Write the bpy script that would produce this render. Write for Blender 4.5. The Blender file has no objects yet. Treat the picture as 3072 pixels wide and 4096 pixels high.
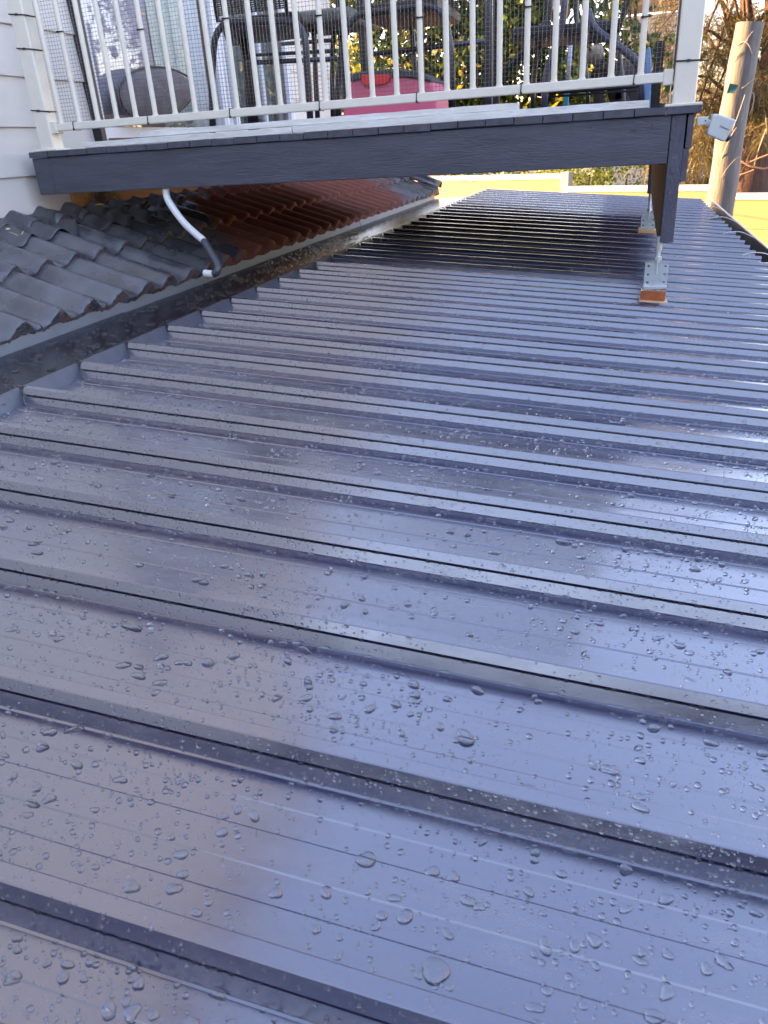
import bpy, math, random
import numpy as np
from mathutils import Vector, Matrix

random.seed(7); RNG = np.random.default_rng(7)
S = bpy.context.scene
COL = S.collection
PI = math.pi

# ---------------------------------------------------------------- camera
F = 3009.26                       # focal length in photo pixels (3072 x 4096)
CAM = np.array([[0.95892954, 0.07278818, -0.27414597],
                [0.27775289, -0.43693335, 0.85553643],
                [-0.05751058, -0.89654399, -0.43920542]])
cam = bpy.data.cameras.new('camera')
cam.sensor_fit = 'VERTICAL'; cam.sensor_height = 24.0; cam.lens = 24.0 * F / 4096
cam.clip_start = 0.02; cam.clip_end = 500
cam.dof.use_dof = True; cam.dof.focus_distance = 1.25; cam.dof.aperture_fstop = 11.0
co = bpy.data.objects.new('camera', cam); COL.objects.link(co)
R = Matrix(((CAM[0][0], -CAM[0][1], -CAM[0][2]), (CAM[1][0], -CAM[1][1], -CAM[1][2]), (CAM[2][0], -CAM[2][1], -CAM[2][2])))
co.matrix_world = R.to_4x4()
S.camera = co

# ---------------------------------------------------------------- sky, sun, exposure
SUN_EL, SUN_ROT = math.radians(9.0), math.radians(270.5)
w = bpy.data.worlds.new("World"); S.world = w; w.use_nodes = True
wn = w.node_tree; bg = wn.nodes['Background']
sky = wn.nodes.new('ShaderNodeTexSky'); sky.sky_type = 'NISHITA'; sky.sun_disc = False
sky.sun_elevation = SUN_EL; sky.sun_rotation = SUN_ROT; sky.ozone_density = 2.6; sky.air_density = 1.0; sky.dust_density = 0.6
wb = wn.nodes.new('ShaderNodeMix'); wb.data_type = 'RGBA'; wb.blend_type = 'MULTIPLY'; wb.inputs[0].default_value = 1.0
wb.inputs[7].default_value = (1.54, 1.0, 0.89, 1)      # shade white balance of the photograph
wn.links.new(sky.outputs[0], wb.inputs[6]); wn.links.new(wb.outputs[2], bg.inputs[0]); bg.inputs[1].default_value = 0.15
sl = bpy.data.lights.new('sun', 'SUN'); sl.energy = 4.2; sl.angle = math.radians(0.6); sl.color = (1.0, 0.60, 0.27)
so = bpy.data.objects.new('sun', sl); COL.objects.link(so)
sd = Vector((math.sin(SUN_ROT) * math.cos(SUN_EL), math.cos(SUN_ROT) * math.cos(SUN_EL), math.sin(SUN_EL)))
so.rotation_euler = sd.to_track_quat('Z', 'Y').to_euler()
vs = S.view_settings; vs.view_transform = 'Standard'; vs.look = 'None'; vs.gamma = 1.0; vs.use_curve_mapping = False
vs.exposure = 3.5
S.render.engine = 'CYCLES'
S.cycles.max_bounces = 8; S.cycles.transmission_bounces = 6; S.cycles.transparent_max_bounces = 12
S.cycles.sample_clamp_indirect = 6; S.cycles.use_denoising = True; S.cycles.caustics_refractive = True; S.cycles.caustics_reflective = True; S.cycles.blur_glossy = .3

# ---------------------------------------------------------------- helpers
def ray(x, y): return CAM @ np.array([x - 1536, y - 2048, F])
def at(x, y, Y):                      # point on the plane Y = const that photo pixel (x, y) looks at
    r = ray(x, y); return Vector(r * Y / r[1])
def atX(x, y, X): r = ray(x, y); return Vector(r * X / r[0])

class MB:
    """collects verts and faces; build() links them as one mesh object"""
    def __init__(s): s.v = []; s.f = []
    def add(s, vs_, fs):
        n = len(s.v); s.v += [tuple(p) for p in vs_]; s.f += [tuple(i + n for i in f) for f in fs]; return s
    def box(s, c, d, m=None):
        hx, hy, hz = d[0] / 2, d[1] / 2, d[2] / 2
        P = [Vector((x * hx, y * hy, z * hz)) for x in (-1, 1) for y in (-1, 1) for z in (-1, 1)]
        if m is not None: P = [m @ p for p in P]
        c = Vector(c); P = [p + c for p in P]
        return s.add(P, [(0, 1, 3, 2), (4, 6, 7, 5), (0, 4, 5, 1), (2, 3, 7, 6), (0, 2, 6, 4), (1, 5, 7, 3)])
    def bar(s, a, b, wd, h, up=(0, 0, 1)):      # box from a to b, wd sideways, h along up
        a = Vector(a); b = Vector(b); d = (b - a); L = d.length; d.normalize()
        u = Vector(up); u = (u - d * u.dot(d)).normalized(); sdv = d.cross(u)
        m = Matrix((d, sdv, u)).transposed()
        return s.box((a + b) / 2, (L, wd, h), m)
    def tube(s, pts, r, n=8, caps=True, closed=False):
        pts = [Vector(p) for p in pts]; k = len(pts)
        if not hasattr(r, '__len__'): r = [r] * k
        t = (pts[1] - pts[0]).normalized()
        u = t.orthogonal().normalized(); base = len(s.v)
        for i, p in enumerate(pts):
            t2 = ((pts[min(i + 1, k - 1)] - pts[max(i - 1, 0)])).normalized()
            u = (u - t2 * u.dot(t2)).normalized(); v2 = t2.cross(u)
            for j in range(n):
                a = 2 * PI * j / n
                s.v.append(tuple(p + (u * math.cos(a) + v2 * math.sin(a)) * r[i]))
        for i in range(k - 1):
            for j in range(n):
                a = base + i * n + j; b = base + i * n + (j + 1) % n
                s.f.append((a, b, b + n, a + n))
        if caps:
            s.f.append(tuple(base + j for j in range(n))[::-1]); s.f.append(tuple(base + (k - 1) * n + j for j in range(n)))
        return s
    def prism(s, poly, ax0, ax1, o, ext):        # polygon in plane (ax0,ax1) at origin o, extruded by ext
        o = Vector(o); ax0 = Vector(ax0); ax1 = Vector(ax1); ext = Vector(ext); n = len(poly)
        A = [o + ax0 * p[0] + ax1 * p[1] for p in poly]; B = [p + ext for p in A]
        return s.add(A + B, [tuple(range(n))[::-1], tuple(range(n, 2 * n))] + [(i, (i + 1) % n, n + (i + 1) % n, n + i) for i in range(n)])
    def build(s, name, mat, parent=None, smooth=False, bevel=0, auto=False, seg=1):
        me = bpy.data.meshes.new(name); me.from_pydata(s.v, [], s.f); me.update()
        o = bpy.data.objects.new(name, me); COL.objects.link(o)
        if mat: me.materials.append(mat)
        if parent: o.parent = parent
        if smooth or auto:
            me.shade_smooth()
            if auto: me.set_sharp_from_angle(angle=math.radians(38))
        if bevel:
            b = o.modifiers.new('bevel', 'BEVEL'); b.width = bevel; b.segments = seg; b.limit_method = 'ANGLE'; b.angle_limit = math.radians(40)
        return o

def np_mesh(name, V, Fc, mat, parent=None, smooth=False, nside=4):
    me = bpy.data.meshes.new(name); V = np.asarray(V, np.float32); Fc = np.asarray(Fc, np.int32)
    me.vertices.add(len(V)); me.vertices.foreach_set('co', V.ravel())
    k = Fc.shape[1]; me.loops.add(Fc.size); me.loops.foreach_set('vertex_index', Fc.ravel())
    me.polygons.add(len(Fc)); me.polygons.foreach_set('loop_start', np.arange(0, Fc.size, k, dtype=np.int32))
    try: me.polygons.foreach_set('loop_total', np.full(len(Fc), k, np.int32))
    except Exception: pass
    if smooth: me.polygons.foreach_set('use_smooth', np.ones(len(Fc), bool))
    me.update(calc_edges=True); me.validate()
    if mat: me.materials.append(mat)
    o = bpy.data.objects.new(name, me); COL.objects.link(o)
    if parent: o.parent = parent
    return o

def inst(src, loc=None, parent=None, name=None):
    o = src.copy(); COL.objects.link(o)
    if loc is not None: o.location = loc
    if parent: o.parent = parent
    return o

def tag(o, label=None, cat=None, group=None, kind=None):
    if label: o['label'] = label
    if cat: o['category'] = cat
    if group: o['group'] = group
    if kind: o['kind'] = kind
    return o
def thing(name, label, cat, group=None, loc=(0, 0, 0)):
    o = bpy.data.objects.new(name, None); COL.objects.link(o); o.location = loc; o.empty_display_size = .1
    return tag(o, label, cat, group)

# ---------------------------------------------------------------- materials
def M(name, col, rough=.6, metal=0., bump=0, bscale=60, var=0., vscale=8, coat=0, spec=.5, stretch=None, trans=0, col2=None, detail=5, croug=.06, obj=True, rvar=0):
    m = bpy.data.materials.new(name); m.use_nodes = True; nt = m.node_tree; n = nt.nodes; l = nt.links
    b = n['Principled BSDF']
    b.inputs['Roughness'].default_value = rough; b.inputs['Metallic'].default_value = metal
    b.inputs['Specular IOR Level'].default_value = spec
    b.inputs['Coat Weight'].default_value = coat; b.inputs['Coat Roughness'].default_value = croug
    c = tuple(col) + (1,); b.inputs['Base Color'].default_value = c
    tc = n.new('ShaderNodeTexCoord'); mp = n.new('ShaderNodeMapping')
    l.new(tc.outputs['Object'], mp.inputs[0])
    if stretch: mp.inputs['Scale'].default_value = stretch
    if var or col2:
        ns = n.new('ShaderNodeTexNoise'); ns.inputs['Scale'].default_value = vscale; ns.inputs['Detail'].default_value = detail; ns.inputs['Roughness'].default_value = .65
        l.new(mp.outputs[0], ns.inputs['Vector'])
        rp = n.new('ShaderNodeValToRGB'); rp.color_ramp.elements[0].position = .3; rp.color_ramp.elements[1].position = .7
        c2 = col2 if col2 else tuple(x * (1 + var) for x in col)
        c1 = col if col2 else tuple(x * (1 - var) for x in col)
        rp.color_ramp.elements[0].color = tuple(c1) + (1,); rp.color_ramp.elements[1].color = tuple(c2) + (1,)
        l.new(ns.outputs[0], rp.inputs[0]); l.new(rp.outputs[0], b.inputs['Base Color'])
        if rvar:
            mr = n.new('ShaderNodeMapRange'); mr.inputs[1].default_value = .3; mr.inputs[2].default_value = .7
            mr.inputs[3].default_value = rough - rvar; mr.inputs[4].default_value = rough + rvar
            l.new(ns.outputs[0], mr.inputs[0]); l.new(mr.outputs[0], b.inputs['Roughness'])
    if bump:
        nb = n.new('ShaderNodeTexNoise'); nb.inputs['Scale'].default_value = bscale; nb.inputs['Detail'].default_value = 6
        l.new(mp.outputs[0], nb.inputs['Vector'])
        bp = n.new('ShaderNodeBump'); bp.inputs['Strength'].default_value = bump; bp.inputs['Distance'].default_value = .004
        l.new(nb.outputs[0], bp.inputs['Height']); l.new(bp.outputs[0], b.inputs['Normal'])
    return m

def nodes(m): return m.node_tree.nodes, m.node_tree.links, m.node_tree.nodes['Principled BSDF']

roof_m = M('roof_steel', (.026, .025, .060), .30, 0, var=.12, vscale=4, coat=1.0, croug=.19, spec=.5)
roof_m.node_tree.nodes['Principled BSDF'].inputs['Coat IOR'].default_value = 2.45
# faint dried water marks vary the gloss
n, l, b = nodes(roof_m)
tcn = n.new('ShaderNodeTexCoord'); ns = n.new('ShaderNodeTexNoise'); ns.inputs['Scale'].default_value = 5; ns.inputs['Detail'].default_value = 7; ns.inputs['Roughness'].default_value = .7
geo = n.new('ShaderNodeNewGeometry'); mpp = n.new('ShaderNodeMapping'); mpp.inputs['Scale'].default_value = (1, 3, 1)
l.new(geo.outputs['Position'], mpp.inputs[0]); l.new(mpp.outputs[0], ns.inputs['Vector'])
mr = n.new('ShaderNodeMapRange'); mr.inputs[1].default_value = .4; mr.inputs[2].default_value = .7; mr.inputs[3].default_value = .17; mr.inputs[4].default_value = .30
l.new(ns.outputs[0], mr.inputs[0]); l.new(mr.outputs[0], b.inputs['Roughness'])
dn = n.new('ShaderNodeTexNoise'); dn.inputs['Scale'].default_value = 11; dn.inputs['Detail'].default_value = 8; dn.inputs['Roughness'].default_value = .75
mp3 = n.new('ShaderNodeMapping'); mp3.inputs['Scale'].default_value = (.6, 2.2, 1); l.new(geo.outputs['Position'], mp3.inputs[0]); l.new(mp3.outputs[0], dn.inputs['Vector'])
dm_ = n.new('ShaderNodeMapRange'); dm_.inputs[1].default_value = .50; dm_.inputs[2].default_value = .78; dm_.inputs[3].default_value = 0; dm_.inputs[4].default_value = .30; l.new(dn.outputs[0], dm_.inputs[0])
old = b.inputs['Base Color'].links[0].from_socket; dx_ = n.new('ShaderNodeMix'); dx_.data_type = 'RGBA'; l.new(dm_.outputs[0], dx_.inputs[0]); l.new(old, dx_.inputs[6]); dx_.inputs[7].default_value = (.14, .13, .12, 1); l.new(dx_.outputs[2], b.inputs['Base Color'])
cr_ = n.new('ShaderNodeMapRange'); cr_.inputs[1].default_value = .40; cr_.inputs[2].default_value = .75; cr_.inputs[3].default_value = .15; cr_.inputs[4].default_value = .34; l.new(dn.outputs[0], cr_.inputs[0]); l.new(cr_.outputs[0], b.inputs['Coat Roughness'])
nb = n.new('ShaderNodeTexNoise'); nb.inputs['Scale'].default_value = 9; nb.inputs['Detail'].default_value = 1.5
l.new(geo.outputs['Position'], nb.inputs['Vector'])
bp = n.new('ShaderNodeBump'); bp.inputs['Strength'].default_value = .06; bp.inputs['Distance'].default_value = .01
l.new(nb.outputs[0], bp.inputs['Height']); l.new(bp.outputs[0], b.inputs['Normal'])

tray_m = M('tray_steel', (.010, .010, .018), .22, 0, var=.3, vscale=6, spec=.35)
n, l, b = nodes(tray_m)
nb = n.new('ShaderNodeTexNoise'); nb.inputs['Scale'].default_value = 7; nb.inputs['Detail'].default_value = 3
geo = n.new('ShaderNodeNewGeometry'); l.new(geo.outputs['Position'], nb.inputs['Vector'])
bp = n.new('ShaderNodeBump'); bp.inputs['Strength'].default_value = .18; bp.inputs['Distance'].default_value = .008
l.new(nb.outputs[0], bp.inputs['Height']); l.new(bp.outputs[0], b.inputs['Normal'])
apron_m = M('apron_steel', (.17, .17, .175), .5, 0, var=.1, bump=.1, bscale=200)
white_m = M('powder_white', (.70, .655, .55), .32, 0, var=.04, vscale=20, coat=.2)
deckpaint_m = M('deck_paint', (.062, .063, .082), .5, 0, bump=.7, bscale=36, var=.30, vscale=5, stretch=(1, 1, 8), rvar=.12, detail=9)
boardpaint_m = M('board_paint', (.062, .062, .08), .6, 0, bump=.6, bscale=60, var=.3, vscale=25)
legpaint_m = M('leg_paint', (.066, .067, .09), .6, 0, bump=1.0, bscale=90, var=.2, vscale=30, stretch=(2, 1, 1))
brown_m = M('bare_joist', (.020, .013, .010), .7, 0, bump=.4, bscale=50, var=.4, vscale=12)
clad_m = M('cladding_cream', (.64, .60, .54), .55, 0, bump=.55, bscale=14, var=.03, vscale=5, stretch=(1, .35, 2.6))
pine_m = M('raw_pine', (.50, .25, .09), .55, 0, bump=.3, bscale=30, stretch=(1, .3, 4), col2=(.36, .15, .045), vscale=9)
plank_m = M('flaking_white', (.74, .74, .72), .6, 0, bump=.7, bscale=50, stretch=(.5, 3, 3), col2=(.55, .53, .46), vscale=14)
galv_m = M('galvanised', (.58, .62, .62), .42, .75, var=.15, vscale=30, bump=.1, bscale=200)
orange_m = M('wet_merbau', (.42, .12, .03), .4, 0, col2=(.22, .05, .012), vscale=25, coat=.3, bump=.2)
dark_m = M('dark_frame', (.022, .017, .024), .4)
black_m = M('black_plastic', (.012, .012, .014), .38)
tubem = M('charcoal_tube', (.030, .032, .048), .28, .2, coat=.3)
wicker_m = M('brown_wicker', (.018, .011, .011), .5, bump=.8, bscale=80)
alu_m = M('white_aluminium', (.72, .72, .74), .35)
wire_m = M('mesh_wire', (.16, .155, .15), .35, .8)

def glass(name, tint=(1, 1, 1), rough=.0):
    m = bpy.data.materials.new(name); m.use_nodes = True; b = m.node_tree.nodes['Principled BSDF']
    b.inputs['Base Color'].default_value = tint + (1,); b.inputs['Roughness'].default_value = rough
    b.inputs['Transmission Weight'].default_value = 1; b.inputs['IOR'].default_value = 1.45
    return m
pane_m = glass('door_glass', (.93, .97, .96))
water_m = glass('water', (1, 1, 1), 0.0); water_m.node_tree.nodes['Principled BSDF'].inputs['IOR'].default_value = 1.333

# ---------------------------------------------------------------- ground
gm = M('earth', (.10, .085, .055), .9, var=.35, vscale=.8, bump=.5, bscale=3)
g = MB(); g.add([(-150, -150, -3.1), (150, -150, -3.1), (150, 200, -3.1), (-150, 200, -3.1)], [(0, 1, 2, 3)])
tag(g.build('ground', gm), kind='structure')

# ---------------------------------------------------------------- metal roof
AL = math.radians(4.8); D0 = -0.51713467
RX = Vector((math.cos(AL), 0, -math.sin(AL))); RN = Vector((math.sin(AL), 0, math.cos(AL)))
X0, X1 = -1.19, .64
RL = (X1 - X0) / math.cos(AL)
P0 = Vector((X0, 0, (D0 - math.sin(AL) * X0) / math.cos(AL)))
PITCH, Y00, HP = .1955, .2933, -.031
def rp(s, y, h): return P0 + RX * s + Vector((0, y, 0)) + RN * h
roof = thing('carport_roof', 'wet dark blue-grey ribbed steel roof filling the foreground below the deck', 'roof')
NK0, NK1 = -6, 36
near = [(-.0235, -.0308), (-.0192, -.0296), (-.0128, -.0162), (-.0070, -.0158), (-.0070, -.0112), (-.0126, -.0130), (-.0135, -.0116), (-.0080, -.0008), (-.0068, 0)]
far = [(.0068, 0), (.0080, -.0008), (.0172, -.0298), (.0215, -.0308)]
prof = near + far
def strip(name, pr, s0, s1, mat, parent, y=0, nseg=1, jit=0):
    m = MB(); n_ = len(pr); V = []
    for i in range(nseg + 1):
        s_ = s0 + (s1 - s0) * i / nseg
        for (u, h) in pr: V.append(RX * s_ + Vector((0, u, 0)) + RN * h)
    Fc = [(i * n_ + j, (i + 1) * n_ + j, (i + 1) * n_ + j + 1, i * n_ + j + 1) for i in range(nseg) for j in range(n_ - 1)]
    m.add(V, Fc); o = m.build(name, mat, parent); o.location = P0 + Vector((0, y, 0)); return o
rib0 = strip('roof_rib', prof, 0.004, RL, roof_m, roof)
# end cap of a rib seen open; a tiny dark mouth is left
EF = .0013                                                        # swage height; raised bands of the pan
BANDS = ((.0215, .052), (.081, .1145), (.1425, PITCH - .0215))
def pan_profile():
    return [(.0215, HP + .0002), (.0230, HP + EF), (.0510, HP + EF), (.0530, HP), (.0800, HP), (.0812, HP + EF), (.1135, HP + EF), (.1155, HP),
            (.1418, HP), (.1430, HP + EF), (PITCH - .0230, HP + EF), (PITCH - .0215, HP + .0002)]
pan0 = strip('roof_pan', pan_profile(), 0.0, RL - .004, roof_m, roof)
# turned-up pan end
def panend():
    m = MB(); t = .0012
    a0, a1 = .0205, PITCH - .0205
    lo = [(0.012, a0, HP + .001), (0.012, a1, HP + .001)]; hi = [(-.006, PITCH - .0085, -.001), (-.006, .0085, -.001)]
    pts = [Vector((0, y, 0)) + RX * s_ + RN * h for s_, y, h in [lo[0], lo[1], hi[0], hi[1]]]
    pts2 = [p - RX * t for p in pts]
    fold = [pts[3], pts[2], pts[2] - RX * .008 - RN * .001, pts[3] - RX * .008 - RN * .001]
    m.add(pts + pts2, [(0, 1, 2, 3), (7, 6, 5, 4), (0, 4, 5, 1), (1, 5, 6, 2), (2, 6, 7, 3), (3, 7, 4, 0)])
    m.add(fold, [(0, 1, 2, 3)])
    return m.build('pan_end', M('dimmed_steel', (.060, .062, .078), .34, coat=.25, croug=.3, var=.25, vscale=30), roof)  # same steel as the roof, its colour and coat set to mute sky reflection
pe0 = panend(); pe0.location = P0
for k in range(NK0, NK1 + 1):
    y = Y00 + k * PITCH
    if k == NK0: rib0.location = P0 + Vector((0, y, 0))
    else: inst(rib0, P0 + Vector((0, y + random.uniform(-.001, .001), 0)), roof)
    if k < NK1:
        if k == NK0: pan0.location = P0 + Vector((0, y, 0)); pe0.location = pan0.location.copy()
        else: inst(pan0, P0 + Vector((0, y, 0)), roof); inst(pe0, P0 + Vector((0, y, random.uniform(-.001, .001))), roof)
YEND = Y00 + NK1 * PITCH + .03
YBEG = Y00 + NK0 * PITCH
# far barge strip and underside
m = MB(); m.prism([(-.01, -.055), (RL, -.055), (RL, -.032), (-.01, -.032)], RX, RN, P0 + Vector((0, YEND, 0)), (0, .03, 0))
m.build('barge_strip', M('pale_flash', (.55, .55, .56), .4), roof)
m = MB(); m.prism([(0, -.10), (RL - .02, -.10), (RL - .02, -.046), (0, -.046)], RX, RN, P0 + Vector((0, YBEG, 0)), (0, YEND - YBEG, 0))
m.build('underside', brown_m, roof)

# side gutter on the right
gut = thing('roof_gutter', 'dark quad gutter with pale rim along the right edge of the steel roof', 'gutter')
zr = rp(RL, 0, HP).z
m = MB(); gy0, gy1 = YBEG, 7.45
sec = [(.02, zr - .012), (.02, zr - .095), (.115, zr - .095), (.125, zr + .004), (.131, zr + .004), (.121, zr - .101), (.014, zr - .101), (.014, zr - .012)]
m.prism([(X1 - .035 + a, b_) for a, b_ in sec], (1, 0, 0), (0, 0, 1), (0, gy0, 0), (0, gy1 - gy0, 0)); m.build('channel', M('old_gutter', (.10, .095, .085), .5, .3, var=.4, vscale=9), gut)
m = MB(); m.tube([(X1 + .093, gy0, zr + .006), (X1 + .093, gy1, zr + .006)], .0055, 6); m.build('rim', M('pale_rim', (.6, .6, .58), .35, .3), gut, smooth=True)
strapm = M('clip_white', (.75, .75, .72), .4)
for i, yy in enumerate((3.25, 4.08, 4.92, 5.75, 6.55)):
    m = MB(); pts = [Vector((X1 - .075 + .17 * t, yy - .01 * t, zr + .030 + .022 * math.sin(PI * t) - .03 * t)) for t in np.linspace(0, 1, 9)]
    for a_, b_ in zip(pts[:-1], pts[1:]): m.bar(a_, b_, .011, .002)
    m.build('gutter_strap', strapm, gut)
# crumpled cream sheet standing behind the roof corner, in the sun
m = MB(); fl = []; nf = 30; A0, A1 = at(2828, 786, 8.78), at(2898, 868, 8.50)
for i in range(nf + 1):
    t = i / nf; c_ = A0.lerp(A1, t)
    for j in range(5): fl.append(c_ + Vector((.012 * math.sin(t * 46 + j) + .008 * math.sin(t * 17), .014 * math.cos(t * 39 + j * .7), .03 - .10 * j + .008 * math.sin(t * 40))))
m.add(fl, [(i * 5 + j, i * 5 + j + 1, i * 5 + j + 6, i * 5 + j + 5) for i in range(nf) for j in range(4)])
o = m.build('tin_sheet', M('cream_tin', (.34, .28, .18), .5, bump=.3), smooth=True); o.modifiers.new('t', 'SOLIDIFY').thickness = .002
tag(o, 'crumpled cream tin sheet in the sun between the roof corner and the timber pole', 'tin sheet')

# ---------------------------------------------------------------- box gutter beside the tiles
XT, ZT = -1.69, -.492
bgut = thing('box_gutter', 'wet dark flashing tray between the tiled roof and the steel roof', 'gutter')
ny = 60
def tray_seg(y0, y1, dz):
    m = MB(); V = []; xs = [X0 - .012, X0 - .10, X0 - .25, X0 - .40, XT]
    for i in range(ny + 1):
        yy = y0 + (y1 - y0) * i / ny
        for j, x in enumerate(xs): V.append((x, yy, ZT + dz + (.022 if j == 0 else .0008 * math.sin(yy * 5 + j) * (0 if j in (0, 4) else 1))))
    m.add(V, [(i * 5 + j, (i + 1) * 5 + j, (i + 1) * 5 + j + 1, i * 5 + j + 1) for i in range(ny) for j in range(4)])
    return m.build('tray', tray_m, bgut, smooth=True)
tray_seg(-1.2, 2.36, .003); tray_seg(2.30, 7.45, 0)
for y0, y1, d in ((-1.2, 2.25, .002), (2.22, 5.2, 0), (5.17, 7.45, .002)):
    m = MB(); m.prism([(XT + d, ZT - .002), (XT - .012 + d, ZT + .038), (XT - .015 + d, ZT + .038), (XT - .004 + d, ZT - .002)], (1, 0, 0), (0, 0, 1), (0, y0, 0), (0, y1 - y0, 0)); m.build('apron', apron_m, bgut)
m = MB(); m.box((X0 - .006, (YBEG + 7.4) / 2, -.475), (.004, 7.4 - YBEG, .045)); m.build('inner_upstand', roof_m, bgut)

# ---------------------------------------------------------------- tiled roof
SLT = math.atan(.392); TX = Vector((-math.cos(SLT), 0, math.sin(SLT))); TN = Vector((math.sin(SLT), 0, math.cos(SLT)))
TP, TG = .168, .303                      # roll pitch, course gauge
tile_m = bpy.data.materials.new('roof_tile_paint'); tile_m.use_nodes = True
n, l, b = nodes(tile_m)
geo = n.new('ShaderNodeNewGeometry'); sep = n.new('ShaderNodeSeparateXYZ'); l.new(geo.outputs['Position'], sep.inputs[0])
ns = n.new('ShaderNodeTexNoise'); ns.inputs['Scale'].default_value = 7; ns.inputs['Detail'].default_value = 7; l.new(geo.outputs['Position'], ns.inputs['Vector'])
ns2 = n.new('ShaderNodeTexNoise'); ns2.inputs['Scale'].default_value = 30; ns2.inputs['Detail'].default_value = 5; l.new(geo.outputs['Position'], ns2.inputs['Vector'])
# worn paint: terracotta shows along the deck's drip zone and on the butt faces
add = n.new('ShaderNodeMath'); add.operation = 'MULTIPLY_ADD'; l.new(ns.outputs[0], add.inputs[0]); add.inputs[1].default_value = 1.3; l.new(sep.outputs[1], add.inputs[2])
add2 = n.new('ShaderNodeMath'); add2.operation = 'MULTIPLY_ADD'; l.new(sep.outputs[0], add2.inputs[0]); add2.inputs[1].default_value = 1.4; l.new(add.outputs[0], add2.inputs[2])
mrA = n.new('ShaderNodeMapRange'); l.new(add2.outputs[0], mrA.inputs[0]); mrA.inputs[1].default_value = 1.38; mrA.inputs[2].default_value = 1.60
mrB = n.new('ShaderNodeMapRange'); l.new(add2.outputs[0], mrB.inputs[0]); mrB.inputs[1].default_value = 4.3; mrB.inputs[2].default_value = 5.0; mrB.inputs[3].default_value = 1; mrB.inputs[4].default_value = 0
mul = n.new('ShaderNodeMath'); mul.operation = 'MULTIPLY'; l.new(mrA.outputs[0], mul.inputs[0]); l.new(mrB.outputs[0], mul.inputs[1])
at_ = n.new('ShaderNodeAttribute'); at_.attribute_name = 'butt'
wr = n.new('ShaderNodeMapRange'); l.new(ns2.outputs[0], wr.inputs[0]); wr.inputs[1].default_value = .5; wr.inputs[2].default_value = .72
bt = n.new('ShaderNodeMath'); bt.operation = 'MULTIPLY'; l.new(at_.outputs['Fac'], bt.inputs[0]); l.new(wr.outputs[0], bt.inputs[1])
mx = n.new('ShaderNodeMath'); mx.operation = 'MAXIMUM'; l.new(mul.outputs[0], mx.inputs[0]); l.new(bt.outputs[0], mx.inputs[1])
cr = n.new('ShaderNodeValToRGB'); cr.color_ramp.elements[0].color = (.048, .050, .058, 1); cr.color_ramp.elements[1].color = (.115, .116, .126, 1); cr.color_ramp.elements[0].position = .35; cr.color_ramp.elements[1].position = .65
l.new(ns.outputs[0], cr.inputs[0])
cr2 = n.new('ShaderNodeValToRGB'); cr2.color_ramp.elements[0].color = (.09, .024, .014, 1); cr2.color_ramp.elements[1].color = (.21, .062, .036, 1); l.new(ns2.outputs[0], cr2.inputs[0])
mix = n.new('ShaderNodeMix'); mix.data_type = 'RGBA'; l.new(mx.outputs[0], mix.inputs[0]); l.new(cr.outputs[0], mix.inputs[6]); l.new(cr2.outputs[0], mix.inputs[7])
l.new(mix.outputs[2], b.inputs['Base Color']); b.inputs['Specular IOR Level'].default_value = .8
rr = n.new('ShaderNodeMapRange'); l.new(ns.outputs[0], rr.inputs[0]); rr.inputs[1].default_value = .42; rr.inputs[2].default_value = .56; rr.inputs[3].default_value = .13; rr.inputs[4].default_value = .42
radd = n.new('ShaderNodeMath'); radd.operation = 'ADD'; l.new(rr.outputs[0], radd.inputs[0]); l.new(mx.outputs[0], radd.inputs[1]); l.new(radd.outputs[0], b.inputs['Roughness'])
nb = n.new('ShaderNodeTexNoise'); nb.inputs['Scale'].default_value = 160; nb.inputs['Detail'].default_value = 5; l.new(geo.outputs['Position'], nb.inputs['Vector'])
bs = n.new('ShaderNodeMath'); bs.operation = 'MULTIPLY_ADD'; l.new(at_.outputs['Fac'], bs.inputs[0]); bs.inputs[1].default_value = .9; bs.inputs[2].default_value = .12
bp = n.new('ShaderNodeBump'); bp.inputs['Distance'].default_value = .006; l.new(bs.outputs[0], bp.inputs['Strength']); l.new(nb.outputs[0], bp.inputs['Height']); l.new(bp.outputs[0], b.inputs['Normal'])

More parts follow.
